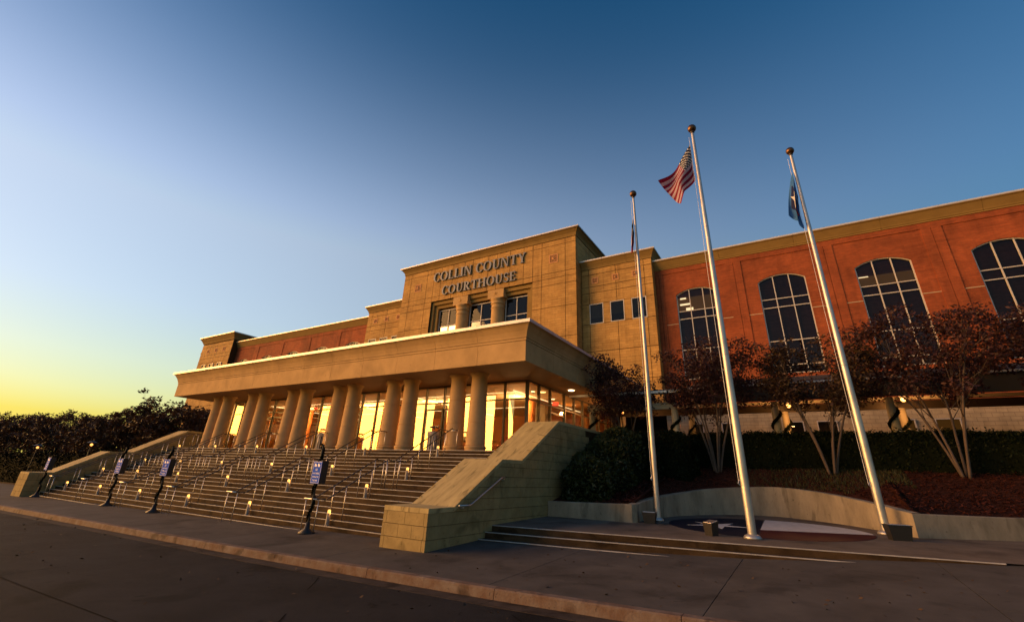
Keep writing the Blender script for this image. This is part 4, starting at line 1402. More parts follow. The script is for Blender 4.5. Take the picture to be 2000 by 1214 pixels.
# planting bed
def wall_at(x):
    """back line of the retaining wall at x: (y, top z)"""
    best = None
    for a, b in zip(back, back[1:]):
        lo_, hi_ = min(a.x, b.x), max(a.x, b.x)
        if lo_ <= x <= hi_ and hi_ - lo_ > 1e-6:
            t = (x - a.x) / (b.x - a.x)
            q = (a.y + (b.y - a.y) * t, a.z + (b.z - a.z) * t)
            if best is None or q[0] > best[0]:
                best = q
    return best or (15.9, 1.0)
def bed_ramp(y, yw, zw):
    if y < 23.7:
        return zw + (2.50 - zw) * max(0, y - yw) / max(0.3, 23.7 - yw)
    return min(2.66, 2.50 + (y - 23.7) * 0.12)
def bedz(x, y):
    yw, zw = wall_at(x)
    return bed_ramp(y, yw, zw - 0.03)
mb = MB()
cols_ = [p for p in back]
NR = 14
for p in cols_:
    y0 = p.y - 0.05
    for k in range(NR + 1):
        t = k / NR
        y_ = y0 + (25.4 - y0) * t if p.y < 23 else p.y + t * 2.5
        xx = p.x
        zb_ = bed_ramp(y_, p.y, p.z - 0.03)
        zb_ += 0.05 * noise.noise(Vector((xx * 0.9, y_ * 0.9, 0))) * (0 if k == 0 else 1)
        mb.v.append((xx, y_, zb_))
for i in range(len(cols_) - 1):
    for k in range(NR):
        mb.f.append((i * (NR + 1) + k, (i + 1) * (NR + 1) + k, (i + 1) * (NR + 1) + k + 1, i * (NR + 1) + k + 1))
tag(mb.build('planting_bed', 'mulch', smooth=True), kind='structure')
def in_bed(x, y):
    return y > wall_at(x)[0] + 0.1
# mulch chips, grass and dead leaves: stuff
mb = MB()
cnt = 0
while cnt < 9000:
    x, y = U(-6.5, 12), U(16.2, 24)
    if not in_bed(x, y):
        continue
    if -2.4 < x < 2.6 and y > 22.3 and R() < 0.85:
        cnt += 0
        if R() < 0.8: 
            cnt += 1
            continue
    cnt += 1
    z = bedz(x, y) + 0.02
    a = U(0, 2 * pi)
    l, w = U(0.02, 0.07), U(0.008, 0.018)
    d = Vector((cos(a) * l, sin(a) * l, U(-0.02, 0.03)))
    e = Vector((-sin(a) * w, cos(a) * w, U(-0.008, 0.012)))
    p = Vector((x, y, z + U(0, 0.03)))
    mb.add([p - d - e, p + d - e, p + d + e, p - d + e], [(0, 1, 2, 3)])
leafmat('mulch_chip', [(0.03, 0.009, 0.006), (0.085, 0.026, 0.016), (0.055, 0.016, 0.011)], 0.0, 0.1)
tag(mb.build('mulch_chips', 'mulch_chip'), 'dark red mulch chips covering the planting bed', 'mulch', kind='stuff')
mb = MB()
for k in range(7000):
    x, y = U(-2.6, 3.2), U(20.2, 23.6)
    if not in_bed(x, y + 0.1) or y < 21.3 + 0.9 * noise.noise(Vector((x * 1.3, 3.3, 0))):
        continue
    z = bedz(x, y)
    h = U(0.05, 0.16)
    a = U(0, 2 * pi)
    w = Vector((cos(a), sin(a), 0)) * 0.012
    t_ = Vector((U(-0.06, 0.06), U(-0.06, 0.06), h))
    p = Vector((x, y, z))
    mb.add([p - w, p + w, p + t_], [(0, 1, 2)])
tag(mb.build('grass', 'grass_blade'), 'patch of dark green ground cover behind the curved wall', 'grass', kind='stuff')
mb = MB()
for k in range(300):
    x, y = (U(-11, 7), U(7.9, 13)) if k < 190 else (U(-25, 4), U(4, 7.4))
    z = (gz(x, y) if y > YC else curb(x) - 0.12) + 0.012
    if y > 9.3 and x < -8:
        continue
    if y > plaza_front(min(3, max(-8, x)), 2) - 0.1 and x < 3.2:
        continue
    a = U(0, 2 * pi)
    l = U(0.02, 0.05)
    d = Vector((cos(a) * l, sin(a) * l, U(0, 0.012)))
    e = Vector((-sin(a) * l * 0.5, cos(a) * l * 0.5, U(-0.004, 0.02)))
    p = Vector((x, y, z))
    mb.add([p - d, p - e, p + d, p + e], [(0, 1, 2, 3)])
tag(mb.build('fallen_leaves', 'dead_leaf'), 'scattered dead leaves on the sidewalk and road', 'leaves', kind='stuff')

# ------------------------------------------------------------------ flagpoles and flags
def flagpole(x, y, z, h, r, label):
    p = empty('flagpole', (x, y, z), label, 'flagpole', 'flagpoles')
    MB().lathe((x, y, z), [(r * 2.0, 0), (r * 2.0, 0.04), (r * 1.7, 0.08), (r * 1.15, 0.11)], 20).build('collar', 'pole_alu', p, smooth=True)
    for a, b in ((0.1, h * 0.36), (h * 0.36, h * 0.69), (h * 0.69, h - 0.12)):
        rad = lambda q: r * (1 - 0.52 * max(0, q / h - 0.15) / 0.85)
        smooth_by_angle(MB().lathe((x, y, z), [(rad(a), a + 0.004), (rad((a + b) / 2), (a + b) / 2), (rad(b), b - 0.004)], 20).build('shaft_section', 'pole_alu', p))
    MB().lathe((x, y, z), [(r * 0.5, h - 0.13), (r * 0.75, h - 0.06), (r * 0.5, h - 0.02)], 14).build('truck', 'dark_bronze', p, smooth=True)
    MB().ball((x, y, z + h + 0.10), 0.155, 18, 12).build('ball_finial', 'bronze_ball', p, smooth=True)
    MB().tube([(x - r * 1.25, y - 0.02, z + h * 0.98), (x - r * 1.5, y - 0.02, z + h * 0.5), (x - r * 1.3, y - 0.03, z + 1.3)], 0.006, 5).build('halyard', 'sign_white', p)
    MB().tube([(x - r * 1.0, y - r, z + 1.25), (x - r * 1.35, y - r * 1.2, z + 1.3), (x - r * 1.0, y - r, z + 1.38)], 0.012, 6).build('cleat', 'steel', p)
    return p
flagpole(-4.53, 17.09, 0.585, 13.0, 0.09, 'slim aluminium flagpole furthest left, beside the square floodlight and hedge')
flagpole(-1.44, 14.38, 0.545, 13.3, 0.108, 'tall aluminium flagpole nearest the steps, flying the striped flag')
flagpole(1.72, 18.1, 0.645, 13.65, 0.113, 'aluminium flagpole at the right end of the curved wall with the blue flag')

def cloth(name, fn, m, label, nu=36, nv=22):
    mb = MB()
    mb.uv = []
    for j in range(nv + 1):
        for i in range(nu + 1):
            u, v = i / nu, j / nv
            mb.v.append(tuple(fn(u, v)))
            mb.uv.append((u, v))
    for j in range(nv):
        for i in range(nu):
            a = j * (nu + 1) + i
            mb.f.append((a, a + 1, a + nu + 2, a + nu + 1))
    o = mb.build(name, m, smooth=True)
    return tag(o, label, 'flag')
# each cloth hangs between four corner points (hoist top, fly top, fly bottom, hoist bottom) with folds
def hang(c, folds):
    HT, FT, FB, HB = [Vector(q) for q in c]
    def fn(u, v):
        uu = u
        p = (HB * (1 - uu) + FB * uu) * (1 - v) + (HT * (1 - uu) + FT * uu) * v
        return p + folds(u, v)
    return fn
def us_folds(u, v):
    e = sin(pi * u)
    return Vector((0.16 * (1 - v) * sin(pi * min(1, u * 1.5)) * (1 if u < 0.66 else 0.4) + 0.03 * sin(u * 9 + v * 3) * u,
                   0.20 * sin(u * 5.5 + v * 5.0) * (0.15 + u) + 0.10 * sin(v * 9) * u, -0.12 * e * v + 0.12 * e * (1 - v)))
cloth('striped_flag', hang(((-1.57, 14.34, 13.20), (-2.79, 14.3, 11.92), (-2.12, 14.3, 10.72), (-1.60, 14.34, 11.96)), us_folds), 'flag_stripes', 'red and white striped flag with starred dark canton on the pole nearest the steps')
def co_folds(u, v):
    return Vector((-0.10 * sin(v * 2.2 * pi) * u * (1 - 0.3 * u) - 0.05 * sin(pi * u), 0.30 * sin(v * 7.0 + u * 2) * (0.2 + 0.8 * u) * (1 - 0.4 * u), -0.10 * sin(pi * v) * u))
cloth('county_flag', hang(((1.61, 18.02, 13.35), (1.20, 17.95, 11.45), (1.58, 18.0, 10.80), (1.61, 18.02, 12.18)), co_folds), 'flag_county', 'light blue flag with white star hanging limp from the right pole')
def tx_folds(u, v):
    return Vector((-0.03 * sin(v * 9) * u, 0.34 * (v - 0.5) * (0.2 + u) + 0.10 * sin(u * 5 + v * 9), 0))
cloth('lone_star_flag', hang(((-4.63, 17.05, 12.42), (-4.78, 17.05, 11.25), (-4.70, 17.05, 10.55), (-4.62, 17.05, 11.55)), tx_folds), 'flag_lone_star', 'narrow folded flag of dark blue, white and red on the left pole')

# ground floodlights
def flood(x, y, w, d, h, rz, label, tilt=0.0):
    z = plz(x, y)
    f = empty('floodlight', (x, y, z), label, 'floodlight', 'ground floodlights')
    f.rotation_euler.z = rz
    MB().prism([(x - w * 0.8, y - d * 0.8, z), (x + w * 0.8, y - d * 0.8, z), (x + w * 0.8, y + d * 0.8, z), (x - w * 0.8, y + d * 0.8, z)],
               [(x - w, y - d, z + h), (x + w, y - d, z + h), (x + w, y + d, z + h + tilt), (x - w, y + d, z + h + tilt)]).build('housing', 'dark_metal', f)
    m_ = MB().prism([(x - w * 1.04, y - d * 1.05, z + h + 0.004), (x + w * 1.04, y - d * 1.05, z + h + 0.004), (x + w * 1.04, y + d * 1.05, z + h + 0.004 + tilt), (x - w * 1.04, y + d * 1.05, z + h + 0.004 + tilt)],
                    [(x - w * 1.04, y - d * 1.05, z + h + 0.03), (x + w * 1.04, y - d * 1.05, z + h + 0.03), (x + w * 1.04, y + d * 1.05, z + h + 0.03 + tilt), (x - w * 1.04, y + d * 1.05, z + h + 0.03 + tilt)])
    m_.build('lid', 'dark_metal', f)
    gl = MB().prism([(x - w * 0.9, y - d * 0.9, z + h + 0.031), (x + w * 0.9, y - d * 0.9, z + h + 0.031), (x + w * 0.9, y + d * 0.9, z + h + 0.031 + tilt), (x - w * 0.9, y + d * 0.9, z + h + 0.031 + tilt)],
                    [(x - w * 0.88, y - d * 0.88, z + h + 0.04), (x + w * 0.88, y - d * 0.88, z + h + 0.04), (x + w * 0.88, y + d * 0.88, z + h + 0.04 + tilt), (x - w * 0.88, y + d * 0.88, z + h + 0.04 + tilt)])
    gl.build('lens', 'steel', f)
flood(-4.55, 16.15, 0.21, 0.15, 0.30, 0.1, 'black box floodlight at the foot of the left flagpole')
flood(-2.42, 14.35, 0.15, 0.13, 0.27, -0.6, 'black floodlight with bright lens on the dark blue inlay', 0.06)
flood(1.86, 16.85, 0.27, 0.17, 0.34, 0.3, 'black box floodlight at the foot of the right flagpole')

# ------------------------------------------------------------------ stair handrails
RX = [-13.25 - 4.42 * k for k in range(6)]
def rail_unit(x, lower, label):
    base = (x, 10.1, -0.1) if lower else (x, 13.2, 1.5)
    h = empty('stair_handrail', base, label, 'handrail', 'double steel handrails on the stairs')
    if lower:
        g0 = gz(x, 10.0)
        path = [(9.95, 0.92 + g0 * 0.3), (10.25, 0.92 + g0 * 0.3), (10.42, 0.97), (12.55, 2.11), (12.7, 2.15), (13.10, 2.15)]
        posts = [(10.02, g0), (11.0, nose(17 - 1)[1]), (12.0, nose(12)[1]), (12.62, 1.2), (13.05, 1.2)]
    else:
        path = [(13.18, 2.15), (13.52, 2.15), (13.68, 2.20), (16.0, 3.50), (16.15, 3.55), (16.62, 3.55)]
        posts = [(13.24, 1.2), (13.9, 1.35), (14.9, 1.95), (15.75, 2.4), (16.55, 2.7)]
    path = [Vector((x, a, b)) for a, b in path]
    pp = catmull([tuple(p) for p in path], 3)
    def zat(y):
        for a, b in zip(pp, pp[1:]):
            if a.y <= y <= b.y and b.y > a.y:
                return a.z + (b.z - a.z) * (y - a.y) / (b.y - a.y)
        return pp[-1].z
    for s in (-0.30, 0.30):
        MB().tube([(p.x + s, p.y, p.z) for p in pp], 0.020, 8).build('rail', 'steel_dark_reflection', h, smooth=True)
        for y_, z_ in posts:
            MB().tube([(x + s, y_, z_ - 0.02), (x + s, y_, zat(y_) - 0.01)], 0.0145, 6).build('post', 'steel', h, smooth=True)
    for e in (pp[0], pp[-1]):
        MB().tube([(x - 0.30, e.y, e.z), (x + 0.30, e.y, e.z)], 0.022, 8).build('end_loop', 'steel', h, smooth=True)
    return h
for k, x in enumerate(RX):
    rail_unit(x, True, 'double steel handrail on the lower flight, %s from the near wing wall' % ORDW[k])
    rail_unit(x, False, 'double steel handrail on the upper flight, %s from the near wing wall' % ORDW[k])

# bollard lights between the double rails
def bollard(x, y, z, label):
    b = empty('bollard_light', (x, y, z), label, 'bollard light', 'bollard lights on the stairs')
    smooth_by_angle(MB().lathe((x, y, z), [(0.085, 0), (0.085, 0.012), (0.062, 0.02), (0.060, 0.34), (0.056, 0.345)], 14).build('body', 'bollard_body', b))
    smooth_by_angle(MB().lathe((x, y, z), [(0.046, 0.346), (0.048, 0.36), (0.048, 0.41), (0.040, 0.436), (0.018, 0.446)], 14).build('lens', 'lamp_glow', b), 60)
    l = bpy.data.lights.new('bollard_glow', 'POINT')
    l.energy = 0.7
    l.color = (1.0, 0.42, 0.09)
    l.shadow_soft_size = 0.03
    lo_ = bpy.data.objects.new('lamp_light', l)
    COL.objects.link(lo_)
    lo_.parent = b
    lo_.location = (0.085, 0.02, 0.385)
    return b
rows = [('bottom', 10.72, 0.15), ('second', 12.10, 0.90), ('third', 14.02, 1.50), ('top', 15.70, 2.40)]
fb = None
for rn, yb, zb in rows:
    for k, x in enumerate(RX):
        lab = 'lit bollard lamp in the %s row on the stairs, %s from the near wing wall' % (rn, ORDW[k])
        if fb is None:
            fb = bollard(x, yb, zb + 0.001, lab)
        else:
            copy_tree(fb, (x, yb, zb + 0.001), lab)

# ------------------------------------------------------------------ blue notice signs wrapped in garland
def text_mesh(txt, size, parent, m, loc, w=None):
    cu = bpy.data.curves.new('t', 'FONT')
    cu.body = txt
    cu.size = size
    cu.align_x = 'CENTER'
    to = bpy.data.objects.new('t', cu)
    COL.objects.link(to)
    dg = bpy.context.evaluated_depsgraph_get()
    me = bpy.data.meshes.new_from_object(to.evaluated_get(dg))
    bpy.data.objects.remove(to)
    xs_ = [v.co.x for v in me.vertices]
    sc = (w / (max(xs_) - min(xs_))) if w else 1
    for v in me.vertices:
        v.co = Vector((v.co.x * sc, 0, v.co.y))
    me.materials.clear()
    me.materials.append(MATS[m])
    o = bpy.data.objects.new('lettering', me)
    COL.objects.link(o)
    o.parent = parent
    o.location = loc
    return o
def sign(x, y, label, rz, icons=True):
    z = gz(x, y)
    s = empty('notice_sign', (x, y, z), label, 'sign', 'blue notice signs on garlanded posts')
    MB().lathe((x, y, z), [(0.24, 0), (0.24, 0.03), (0.10, 0.12), (0.055, 0.30)], 16).build('base', 'dark_metal', s, smooth=True)
    MB().tube([(x, y, z + 0.2), (x, y, z + 2.50)], 0.035, 8).build('post', 'dark_metal', s)
    gm = MB()
    for k in range(1100):
        zz = z + 0.25 + 2.27 * R()
        if 1.36 < zz - z < 1.98:
            continue
        a = 9 * zz + U(-1.0, 1.0)
        p = Vector((x + U(0.02, 0.085) * cos(a), y + U(0.02, 0.085) * sin(a), zz))
        d = Vector((U(-1, 1), U(-1, 1), U(-1, 1))).normalized() * 0.045
        e = d.orthogonal().normalized() * 0.011
        gm.add([p - d, p + e, p + d, p - e], [(0, 1, 2, 3)])
    gm.build('garland', 'garland', s)
    K, zc = 1.38, z + 1.36
    MB().box(x - 0.235, x + 0.235, y - 0.06, y + 0.17, zc - 0.01, zc + 0.655).build('cabinet', 'dark_metal', s, bevel=0.012)
    pn = MB().box(x - 0.165 * K, x + 0.165 * K, y - 0.067, y - 0.058, zc, zc + 0.46 * K).build('sign_panel', 'sign_blue', s)
    bd = MB()
    for (a, b, c, d) in ((-0.156, -0.150, 0.01, 0.45), (0.150, 0.156, 0.01, 0.45), (-0.150, 0.150, 0.01, 0.016), (-0.150, 0.150, 0.444, 0.45)):
        bd.box(x + a * K, x + b * K, y - 0.070, y - 0.064, zc + c * K, zc + d * K)
    bd.build('border', 'sign_white', pn)
    for tx, sz, zz, ww in (('NO', 0.070, 0.262, 0.075), ('UNATTENDED', 0.050, 0.192, 0.235), ('VEHICLES IN', 0.050, 0.120, 0.235), ('THIS AREA', 0.050, 0.048, 0.195)):
        text_mesh(tx, sz * K, pn, 'sign_white', (0, -0.0705, 1.36 + zz * K), ww * K)
    prof_ = [(-0.040, 0.0), (0.040, 0.0), (0.040, 0.027), (0.014, 0.034), (-0.002, 0.055), (-0.032, 0.055), (-0.040, 0.029)]
    for sgn in (-1, 1):
        ic = MB()
        cx = x + sgn * 0.062 * K
        yv = y - 0.071
        z0_ = zc + 0.358 * K
        ic.prism([(cx + a * K, yv, z0_ + b * K) for a, b in prof_], [(cx + a * K, yv + 0.004, z0_ + b * K) for a, b in prof_])
        for q in (-0.022, 0.022):
            ic.prism([(cx + (q + 0.013 * cos(t * pi / 4)) * K, yv - 0.001, z0_ + (-0.002 + 0.013 * sin(t * pi / 4)) * K) for t in range(8)], [(cx + (q + 0.013 * cos(t * pi / 4)) * K, yv + 0.003, z0_ + (-0.002 + 0.013 * sin(t * pi / 4)) * K) for t in range(8)])
        ic.build('icon', 'sign_white', pn)
    s.rotation_euler.z = rz
    return s
sign(-13.15, 9.95, 'blue no unattended vehicles sign on black garlanded post, nearest the near wing wall', radians(-4))
sign(-22.9, 9.95, 'blue notice sign on garlanded post, second from the near wing wall', radians(5))
sign(-27.6, 10.05, 'blue notice sign on garlanded post, third from the near wing wall', radians(3))
sign(-36.3, 9.9, 'blue notice sign seen nearly edge on, at the far end of the stairs', radians(-2))

# ------------------------------------------------------------------ litter bins and lobby seats
def bin_(x, y, label):
    z = 2.70
    b = empty('litter_bin', (x, y, z), label, 'litter bin', 'litter bins on the porch')
    smooth_by_angle(MB().lathe((x, y, z), [(0.27, 0), (0.27, 0.07), (0.25, 0.09), (0.25, 0.72)], 20).build('liner', 'dark_bronze', b))
    for k in range(12):
        a = 2 * pi * k / 12
        MB().obox((x + 0.265 * cos(a), y + 0.265 * sin(a), z + 0.40), (Vector((-sin(a), cos(a), 0)) * 0.045), (Vector((cos(a), sin(a), 0)) * 0.014), (0, 0, 0.32)).build('slat', 'trash_stone', b)
    smooth_by_angle(MB().lathe((x, y, z), [(0.30, 0.73), (0.31, 0.76), (0.31, 0.88), (0.29, 0.91)], 20).build('rim', 'trash_stone', b))
    smooth_by_angle(MB().lathe((x, y, z), [(0.22, 1.10), (0.23, 1.12), (0.23, 1.145), (0.10, 1.18)], 20).build('hood', 'dark_metal', b))
    for k in range(4):
        a = pi / 4 + pi / 2 * k
        MB().tube([(x + 0.19 * cos(a), y + 0.19 * sin(a), z + 0.90), (x + 0.19 * cos(a), y + 0.19 * sin(a), z + 1.11)], 0.012, 6).build('hood_support', 'dark_metal', b)
bin_(-15.2, 17.6, 'slatted litter bin with dark hood on the porch, nearer the near wing wall')
bin_(-23.5, 17.6, 'slatted litter bin with dark hood at the middle of the porch')
def chair(x, y, rz, label):
    c = empty('lobby_chair', (x, y, 2.712), label, 'chair', 'red chairs in the lobby')
    c.rotation_euler.z = rz
    z = 2.712
    box('seat', 'seat_red', c, x - 0.3, x + 0.3, y - 0.3, y + 0.3, z + 0.38, z + 0.50, bevel=0.02)
    box('backrest', 'seat_red', c, x - 0.3, x + 0.3, y + 0.24, y + 0.32, z + 0.52, z + 1.0, bevel=0.02)
    for a in (-0.27, 0.27):
        for b in (-0.27, 0.27):
            MB().tube([(x + a, y + b, z), (x + a, y + b, z + 0.379)], 0.018, 6).build('leg', 'dark_metal', c)
    return c
for i, (x, y, rz) in enumerate(((-12.3, 20.6, 0.3), (-13.6, 21.0, -0.4), (-15.4, 20.8, 0.1), (-17.1, 21.2, 0.5), (-16.3, 22.6, 2.8))):
    chair(x, y, rz, 'red lobby chair behind the glass, %s from the lobby corner' % ORDW[i])

# ------------------------------------------------------------------ trees, shrubs, hedges
def leaf_cloud(mb, centers, n, ls, flat=0.75):
    """centers: list of (x,y,z,rx,ry,rz): leaves fill clumps, denser near their skin"""
    vol = [c[3] * c[4] * c[5] for c in centers]
    tot = sum(vol)
    for c, v in zip(centers, vol):
        for _ in range(int(n * v / tot) + 1):
            d = Vector((random.gauss(0, 1), random.gauss(0, 1), random.gauss(0, 1))).normalized()
            r = (0.35 + 0.65 * R() ** 0.5) * (1 + 0.18 * random.gauss(0, 1))
            p = Vector((c[0] + d.x * c[3] * r, c[1] + d.y * c[4] * r, c[2] + d.z * c[5] * r))
            l = ls * U(0.6, 1.35)
            a = Vector((U(-1, 1), U(-1, 1), U(-flat, flat))).normalized()
            b = a.cross(Vector((U(-1, 1), U(-1, 1), U(-1, 1)))).normalized()
            mb.add([p - a * l, p + b * l * 0.45 + a * l * 0.1, p + a * l, p - b * l * 0.45 + a * l * 0.1], [(0, 1, 2, 3)])
def crape_myrtle(loc, h, spread, seed, lm, label, nleaf, stems=5, clear=0.38, group='crape myrtle trees before the walkway', ls=0.085, bark='bark'):
    random.seed(seed)
    x, y, z = loc
    t = empty('crape_myrtle_tree', loc, label, 'tree', group)
    tr = MB()
    tips = []
    for k in range(stems):
        a = 2 * pi * (k + U(-0.3, 0.3)) / stems
        b = Vector((x + 0.10 * cos(a), y + 0.10 * sin(a), z - 0.15))
        lean = spread * U(0.16, 0.34)
        p1 = b + Vector((cos(a) * lean * 0.30, sin(a) * lean * 0.30, h * 0.2))
        p2 = b + Vector((cos(a) * lean * 0.75, sin(a) * lean * 0.75, h * 0.42))
        p3 = b + Vector((cos(a + U(-.4, .4)) * lean * 1.25, sin(a + U(-.4, .4)) * lean * 1.25, h * 0.62))
        pts = catmull([tuple(b), tuple(p1), tuple(p2), tuple(p3)], 4)
        m_ = len(pts)
        tr.tube(pts, [0.055 * (1 - 0.62 * i / m_) * U(0.92, 1.08) for i in range(m_)], 7)
        for q in range(7):
            i0 = random.randint(m_ // 2, m_ - 1)
            s_ = pts[i0]
            aa = a + U(-1.3, 1.3)
            e = s_ + Vector((cos(aa) * spread * U(0.08, 0.26), sin(aa) * spread * U(0.08, 0.26), h * U(0.08, 0.27)))
            md = (s_ + e) / 2 + Vector((U(-.1, .1), U(-.1, .1), U(0, .12)))
            tr.tube([s_, md, e], [0.018, 0.012, 0.005], 5)
            tips.append(e)
            for w_ in range(3):
                e2 = e + Vector((U(-.5, .5), U(-.5, .5), U(0.0, .55)))
                tr.tube([md, (md + e2) / 2 + Vector((U(-.06, .06), U(-.06, .06), .05)), e2], [0.008, 0.006, 0.003], 4)
                tips.append(e2)
    tr.build('trunk', bark, t, smooth=True)
    lf = MB()
    cl = []
    rs = spread * 0.5
    for e in tips:
        s_ = U(0.22, 0.42)
        cl.append((e.x, e.y, e.z, s_ * 1.2, s_ * 1.2, s_ * 0.75))
    for k in range(52):
        a = U(0, 2 * pi)
        rr = rs * sqrt(R()) * 1.05
        zz = h * (clear + (1 - clear) * (0.12 + 0.80 * R() * (1 - 0.42 * (rr / rs) ** 2)))
        s_ = U(0.25, 0.55)
        cl.append((x + rr * cos(a), y + rr * sin(a), z + zz, s_ * 1.25, s_ * 1.25, s_ * 0.62))
    leaf_cloud(lf, cl, nleaf, ls)
    lf.build('crown', lm, t)
    return t
crape_myrtle((-7.5, 23.0, 2.40), 5.7, 2.9, 11, 'leaf_red', 'dark leaved crape myrtle by the porch roof, left of the first flagpole', 9500, 4, ls=0.07)
crape_myrtle((-3.35, 23.25, 2.36), 6.2, 3.7, 12, 'leaf_red', 'multi stemmed crape myrtle between the left and middle flagpoles', 13000, 6, ls=0.07)
crape_myrtle((0.95, 23.25, 2.36), 6.1, 3.9, 13, 'leaf_olive', 'crape myrtle with some yellow leaves, between the middle and right flagpoles', 12500, 5, ls=0.07)
crape_myrtle((4.95, 23.2, 2.38), 6.8, 4.6, 15, 'leaf_red', 'reddest crape myrtle with leaning stems, right of the right flagpole', 12500, 5, ls=0.07)
crape_myrtle((9.3, 23.3, 2.40), 6.7, 4.0, 16, 'leaf_red', 'crape myrtle cut off by the right edge of the photo', 10000, 5, ls=0.07)

def bushy(name, cx, cy, z0, rx, ry, h, lm, label, n, seed, cat='shrub', group=None, ls=0.06, boxy=0.0):
    random.seed(seed)
    s = empty(name, (cx, cy, z0), label, cat, group)
    core = MB()
    seg, ring = 18, 9
    for j in range(ring + 1):
        ph = (pi / 2) * j / ring
        for k in range(seg):
            a = 2 * pi * k / seg
            ca, sa = cos(a), sin(a)
            if boxy:
                q = 1 / max(abs(ca), abs(sa))
                ca, sa = ca * (1 + (q - 1) * boxy), sa * (1 + (q - 1) * boxy)
            rr = cos(ph) ** (0.35 if boxy else 0.7)
            nn = 1 + 0.10 * noise.noise(Vector((cx + ca * 2.2, cy + sa * 2.2, j * 0.6 + seed)))
            core.v.append((cx + rx * ca * rr * 0.92 * nn, cy + ry * sa * rr * 0.92 * nn, z0 - 0.3 + (h * 0.95 + 0.3) * sin(ph) ** (0.6 if boxy else 1)))
    for j in range(ring):
        for k in range(seg):
            k2 = (k + 1) % seg
            core.f.append((j * seg + k, j * seg + k2, (j + 1) * seg + k2, (j + 1) * seg + k))
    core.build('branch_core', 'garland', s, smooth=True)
    lf = MB()
    bmv = core.v
    fs = core.f
    for _ in range(n):
        f = fs[int(R() * len(fs))]
        u_, w_ = R(), R()
        A, B, C_, D = [Vector(bmv[i]) for i in f]
        p = (A * (1 - u_) + B * u_) * (1 - w_) + (D * (1 - u_) + C_ * u_) * w_
        c0 = Vector((cx, cy, z0 + h * 0.4))
        out = (p - c0)
        p = p + out.normalized() * (U(-0.03, 0.12) + 0.30 * max(-0.2, noise.noise(p * 1.5)))
        l = ls * U(0.6, 1.4)
        a = (out.normalized() * 0.5 + Vector((U(-1, 1), U(-1, 1), U(-.6, 1)))).normalized()
        b = a.cross(Vector((U(-1, 1), U(-1, 1), U(-1, 1)))).normalized()
        lf.add([p - a * l * 0.6, p + b * l * 0.42, p + a * l, p - b * l * 0.42], [(0, 1, 2, 3)])
    lf.build('foliage', lm, s)
    return s
SH = [(-7.05, 17.1, 1.0, 1.0, 0.95, 1.6, 'round dark shrub pressed against the near wing wall, just above the low wall'),
      (-6.95, 18.6, 1.35, 1.2, 1.2, 2.0, 'tall leafy green shrub behind the frontmost shrub at the near wing wall'),
      (-6.9, 20.4, 1.75, 1.3, 1.2, 2.25, 'big shrub below the porch roof at the top of the planted bank'),
      (-6.1, 20.9, 1.5, 0.95, 1.0, 1.85, 'dark shrub uphill, between the porch hedge and the left flagpole'),
      (-4.9, 22.6, 1.75, 0.95, 0.8, 1.75, 'dark shrub at the left end of the long hedge')]
for i, (x, y, z, rx, ry, h, lab) in enumerate(SH):
    bushy('shrub', x, y, z, rx, ry, h, 'leaf_shrub' if i < 3 else 'leaf_hedge', lab, 8000, 40 + i, group='shrubs on the planted bank', ls=0.085)
def hedge(xa, xb, yc, w, zf, h, lm, label, n, seed, group, ls=0.055):
    """long clipped hedge: rounded box swept along X over the ground height zf(x)"""
    random.seed(seed)
    s_ = empty('hedge', ((xa + xb) / 2, yc, zf((xa + xb) / 2)), label, 'hedge', group)
    nx_ = max(6, int((xb - xa) / 0.3))
    cs = [(-1, 0), (-1.03, 0.3), (-1.02, 0.65), (-0.95, 0.88), (-0.78, 0.985), (-0.3, 1.0), (0.3, 1.0), (0.78, 0.985), (0.95, 0.88), (1.02, 0.6), (1, 0)]
    core = MB()
    for i_ in range(nx_ + 1):
        X = xa + (xb - xa) * i_ / nx_
        e = min(1, 0.55 + 1.2 * min(X - xa, xb - X))
        for a, b in cs:
            q = Vector((X * 0.8, a * 1.3 + yc, b * 1.7))
            core.v.append((X, yc + a * w * e + 0.16 * noise.noise(q * 1.6), zf(X) - 0.25 * (b == 0) + h * b * (0.6 + 0.4 * e) + (0.17 * noise.noise(q * 1.1 + Vector((7, 0, 0))) if b > 0.5 else 0)))
    m_ = len(cs)
    for i_ in range(nx_):
        for k in range(m_ - 1):
            core.f.append((i_ * m_ + k, (i_ + 1) * m_ + k, (i_ + 1) * m_ + k + 1, i_ * m_ + k + 1))
    core.f += [tuple(range(m_)), tuple(nx_ * m_ + k for k in range(m_))[::-1]]
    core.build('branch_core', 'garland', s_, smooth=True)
    lf = MB()
    fs = core.f[:-2]
    for _ in range(n):
        f = fs[int(R() * len(fs))]
        A, B, C_, D = [Vector(core.v[q]) for q in f]
        u_, w_ = R(), R()
        p = (A * (1 - u_) + B * u_) * (1 - w_) + (D * (1 - u_) + C_ * u_) * w_
        out = (B - A).cross(D - A).normalized()
        if out.z < 0 and abs(out.z) > abs(out.y): out = -out
        p += Vector((0, math.copysign(1, p.y - yc) * 0.3, 0.7)).normalized() * (U(-0.04, 0.10) + (0.22 * R() if R() < 0.06 else 0))
        l = ls * U(0.6, 1.4)
        a = Vector((U(-1, 1), U(-1, 1), U(-.5, 1))).normalized()
        b = a.cross(Vector((U(-1, 1), U(-1, 1), U(-1, 1)))).normalized()
        lf.add([p - a * l * 0.6, p + b * l * 0.42, p + a * l, p - b * l * 0.42], [(0, 1, 2, 3)])
    lf.build('foliage', lm, s_)
    return s_
hedge(-8.0, -4.2, 22.1, 0.7, lambda x: 2.1, 1.75, 'leaf_hedge', 'clipped hedge under the porch roof, left of the left flagpole', 9000, 60, 'clipped hedges before the walkway', 0.07)
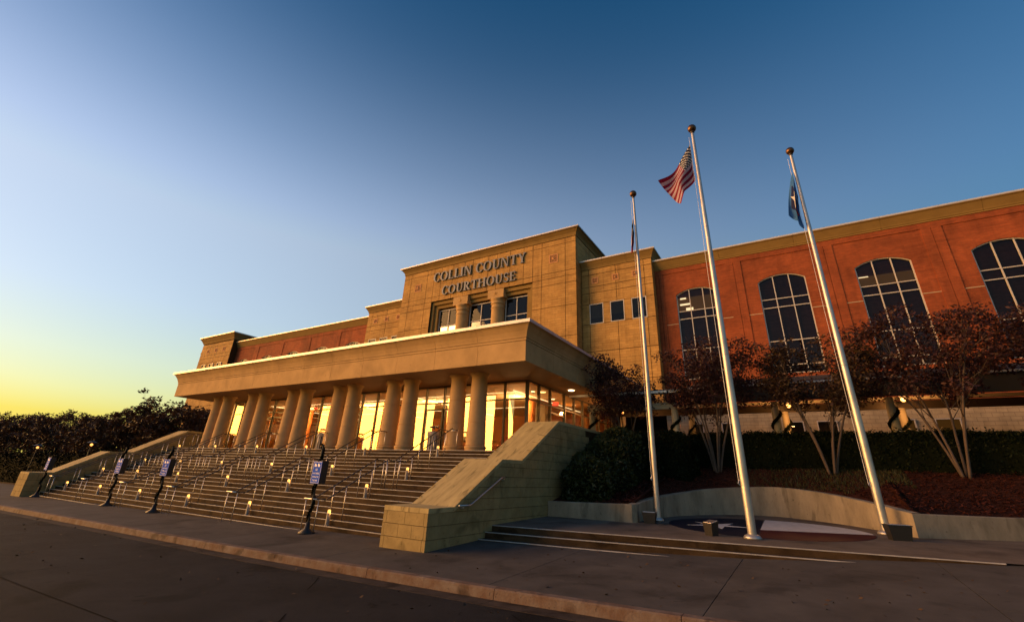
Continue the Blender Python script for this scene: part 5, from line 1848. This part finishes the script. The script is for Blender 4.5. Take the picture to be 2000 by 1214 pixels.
hedge(-4.9, 15.5, 24.25, 0.55, lambda x: 2.50, 1.42 , 'leaf_hedge', 'long dark clipped hedge behind the flagpoles, before the walkway', 26000, 61, 'clipped hedges before the walkway', 0.07)

# trees of the dark bank at the far left
proto = []
for i in range(3):
    proto.append(crape_myrtle((0, 0, 0), 6.2, 6.0, 80 + i, 'leaf_dark', 'x', 7500, 5, clear=0.16, group='dark trees beyond the far end of the stairs', ls=0.12, bark='dark_bark'))
LT = [(-46.8, 20.2, 0.5, 1.12), (-50.8, 20.8, 0.5, 1.10), (-53.6, 18.6, 0.2, 0.98), (-58.0, 19.0, 0.2, 1.0), (-63.5, 18.2, 0.0, 1.02), (-69.5, 18.8, 0.0, 1.06), (-75.5, 17.6, -0.1, 1.12), (-82.0, 18.6, -0.2, 1.2), (-66.0, 24.0, 0.4, 1.05), (-78.0, 25.0, 0.3, 1.2), (-56.0, 25.0, 0.7, 1.15), (-89.5, 20.0, -0.2, 1.25), (-90.0, 15.0, -0.3, 1.2)]
for i, (x, y, z, s) in enumerate(LT):
    lab = 'dark leafy tree beyond the stairs, %s outward from the porch end' % (ORDW + ['thirteenth'])[i]
    if i < 3:
        o = proto[i]
        o.location = (x, y, z)
        o['label'] = lab
    else:
        o = copy_tree(proto[i % 3], (x, y, z), lab, rotz=U(0, 6.28))
    o.scale = (s, s, s)
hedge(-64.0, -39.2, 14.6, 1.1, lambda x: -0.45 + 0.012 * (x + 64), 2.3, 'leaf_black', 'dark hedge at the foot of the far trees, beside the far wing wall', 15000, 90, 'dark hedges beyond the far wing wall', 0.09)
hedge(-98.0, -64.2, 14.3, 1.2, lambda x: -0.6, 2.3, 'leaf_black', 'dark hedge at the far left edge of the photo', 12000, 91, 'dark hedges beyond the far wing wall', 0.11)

# added lamps in place of the window glow through the far trees
def stand_in_lamp(x, y, zl, label):
    gl = empty('stand_in_lamp', (x, y, -0.6), label, 'lamp', 'stand-in lamps beyond the far wing wall')
    MB().tube([(x, y, -0.8), (x, y, zl - 0.16)], 0.04).build('post', 'dark_metal', gl)
    MB().ball((x, y, zl), 0.085).build('globe', 'stand_in_glow', gl, smooth=True)
    MB().lathe((x, y, zl + 0.13), [(0.3, 0), (0.05, 0.12)], 14).build('hood', 'dark_metal', gl)
stand_in_lamp(-52.0, 13.1, 2.45, 'small orange lamp standing in for window glow, low among the hedges at far left')
stand_in_lamp(-41.6, 13.1, 2.67, 'small orange lamp standing in for window glow, just behind the far wing wall')
